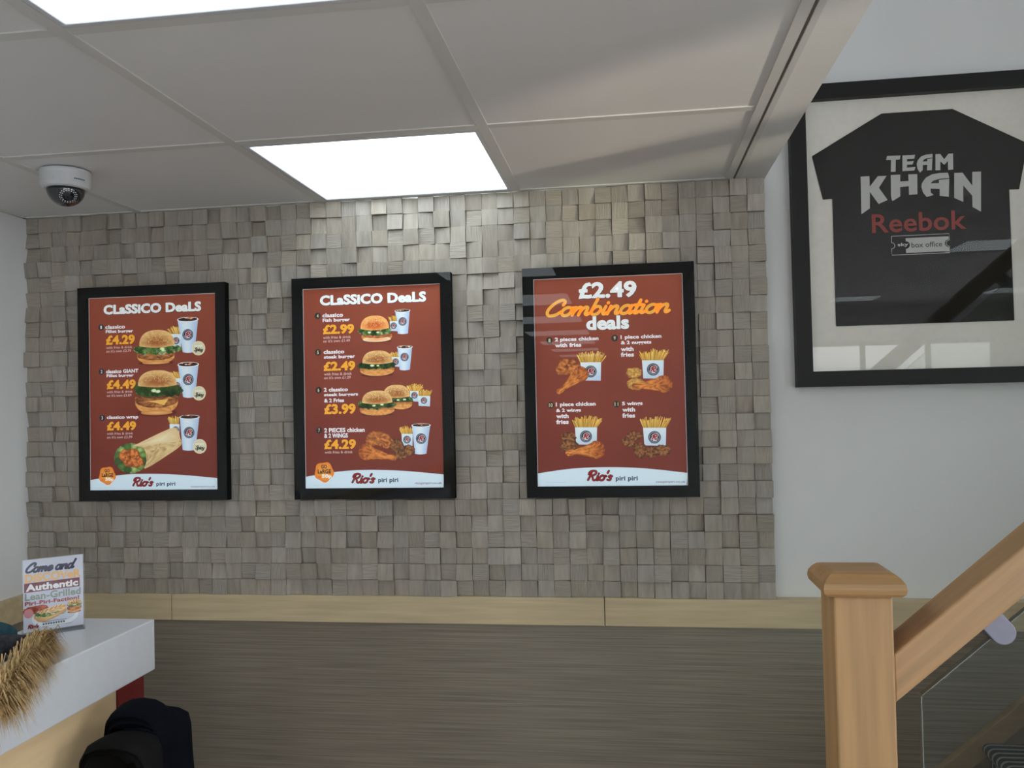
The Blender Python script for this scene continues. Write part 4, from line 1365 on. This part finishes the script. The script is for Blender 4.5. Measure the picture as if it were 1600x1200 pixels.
# ------------------------------------------------------------------ stairs
RISE, GO, NX, NZ_ = 0.2085, 0.24, 0.910, 0.6255
t = thing('staircase', 'oak and striped carpet stairs rising to the right behind the glass balustrade', 'stairs', (0, 0, 0))
yA, yB = -1.03, -.030
for k in range(1, 13):
    nx, nz_ = NX + (k - 3) * GO, NZ_ + (k - 3) * RISE
    MB().box(nx + .012, nx + GO + .03, yA, yB, nz_ - .04, nz_ - .012).build('tread', M['string'], t)
    if nx + .03 < XR - .06:
        MB().box(nx + .022, nx + .04, yA, yB, nz_ - RISE, nz_ - .04).build('riser', M['string'], t)
    pts = [(nx + GO + .02, nz_), (nx + .012, nz_)] + [(nx + .012 - .016 * math.sin(a), nz_ - .016 + .016 * math.cos(a)) for a in [PI * j / 8 for j in range(1, 9)]]
    pts += [(nx + .016, nz_ - .045), (nx + .016, nz_ - RISE + .001), (nx + .022, nz_ - RISE + .001), (nx + .022, nz_ - .04), (nx + .011, nz_ - .04), (nx + .011, nz_ - .0119), (nx + GO + .02, nz_ - .0119)]
    MB().prism(pts, yA + .005, yB - .005).build('carpet', M['carpet'], t, smooth=False)
SL = .868


def string_outline(top_off, bot_off, x0, x1):
    f = lambda x, o: max(0.0, CAM_Z - .907 + SL * (x - .92) + o)
    return [(x0, f(x0, top_off)), (x0, f(x0, bot_off)), (x1, f(x1, bot_off)), (x1, f(x1, top_off))]


MB().prism(string_outline(.012, -.055, .36, 3.54), -.0295, -.0045).build('wall_string', M['string'], t, bevel=0.002)
MB().prism(string_outline(-.056, -.40, .36, 3.54), -.0200, -.0045).build('skirting_board', M['stringdark'], t)
MB().prism(string_outline(.05, -.33, .392, 3.54), -1.075, -1.034).build('outer_string', M['string'], t, bevel=0.002)

# balustrade: newel post, handrail, glass and clamps move as one
NXa, NXb, NYa, NYb = .300, .386, -1.100, -1.012
t = thing('balustrade', 'oak newel post and sloping handrail over a glass panel at the foot of the stairs', 'balustrade', ((NXa + NXb) / 2, (NYa + NYb) / 2, 0))
ox, oy = t.location.x, t.location.y
cap_b, cap_t = CAM_Z - .301, CAM_Z - .266
post = MB().box(NXa - ox, NXb - ox, NYa - oy, NYb - oy, 0, cap_b).build('newel_post', M['oak'], t, bevel=0.003)
# cap: bullnose moulding on every side
b = MB()
prof = [(.001, 0), (.0105, .001), (.0155, .006), (.017, .013), (.0155, .021), (.011, .028), (.004, .034), (-.004, .036)]
w2 = (NXb - NXa) / 2
for i, (o_, z) in enumerate(prof):
    pass
vs, fs = [], []
for o_, z in prof:
    r = w2 + o_
    vs += [(-r, -r, cap_b + z), (r, -r, cap_b + z), (r, r, cap_b + z), (-r, r, cap_b + z)]
for i in range(len(prof) - 1):
    for k in range(4):
        fs.append((i * 4 + k, i * 4 + (k + 1) % 4, i * 4 + 4 + (k + 1) % 4, i * 4 + 4 + k))
fs += [(3, 2, 1, 0), tuple(len(prof) * 4 - 4 + k for k in range(4))]
b.add(vs, fs)
b.build('post_cap', M['oakcap'], post)
# handrail in the plane of the stairs
HX0, HX1 = NXb, 2.75
ftop = lambda x: CAM_Z - .3885 + SL * (x - .387)
RV = .0735
hy0, hy1 = -1.094, -1.023
rail = MB()
ang = math.atan(SL)
rx, rz = HX0, ftop(HX0) - RV / 2
loc2 = lambda x, z: ((x - rx) * math.cos(ang) + (z - rz) * math.sin(ang), -(x - rx) * math.sin(ang) + (z - rz) * math.cos(ang))
rail.prism([loc2(HX0, ftop(HX0)), loc2(HX1, ftop(HX1)), loc2(HX1, ftop(HX1) - RV), loc2(HX0, ftop(HX0) - RV)], hy0 - oy, hy1 - oy)
rail.build('handrail', M['oakrail'], t, (rx - ox, 0, rz), bevel=0.003).rotation_euler = (0, -ang, 0)
gx0 = .4355
gt = lambda x: ftop(x) - RV - .042
gb = lambda x: CAM_Z - .907 + SL * (x - .92) + .06
MB().prism([(gx0 - ox, gt(gx0)), (HX1 - .05 - ox, gt(HX1 - .05)), (HX1 - .05 - ox, gb(HX1 - .05)), (gx0 - ox, gb(gx0))], -1.060 - oy, -1.050 - oy).build('glass_panel', M['stairglass'], t, bevel=0.0015)
gp = [c for c in t.children if c.name.startswith('glass_panel')][0]
e = MB()
e.box(gx0 - ox - .0016, gx0 - ox - .0002, -1.0602 - oy, -1.0498 - oy, gb(gx0), gt(gx0))
e.prism([(gx0 - ox, gt(gx0) + .0002), (gx0 - ox, gt(gx0) + .0018), (HX1 - .05 - ox, gt(HX1 - .05) + .0018), (HX1 - .05 - ox, gt(HX1 - .05) + .0002)], -1.0602 - oy, -1.0498 - oy)
e.build('polished_edge', M['glassedge'], gp)
sq = math.hypot(1, SL)
ex, ez = 1 / sq, SL / sq
for cx in (.531, 1.45, 2.3):
    zc_ = ftop(cx) - RV
    prof = [(-.0185, -.002), (-.0185, .030)] + [(.0185 * math.cos(a) * -1, .030 + .0185 * math.sin(a)) for a in [PI * k / 10 for k in range(1, 10)]] + [(.0185, .030), (.0185, -.002)]
    pts = [(cx - ox + p[0] * ex + p[1] * ez, zc_ + p[0] * ez - p[1] * ex) for p in prof]
    MB().prism(pts, -1.074 - oy, -1.0605 - oy).prism(pts, -1.0495 - oy, -1.036 - oy).build('clamp', M['steel'], gp, bevel=0.0015)
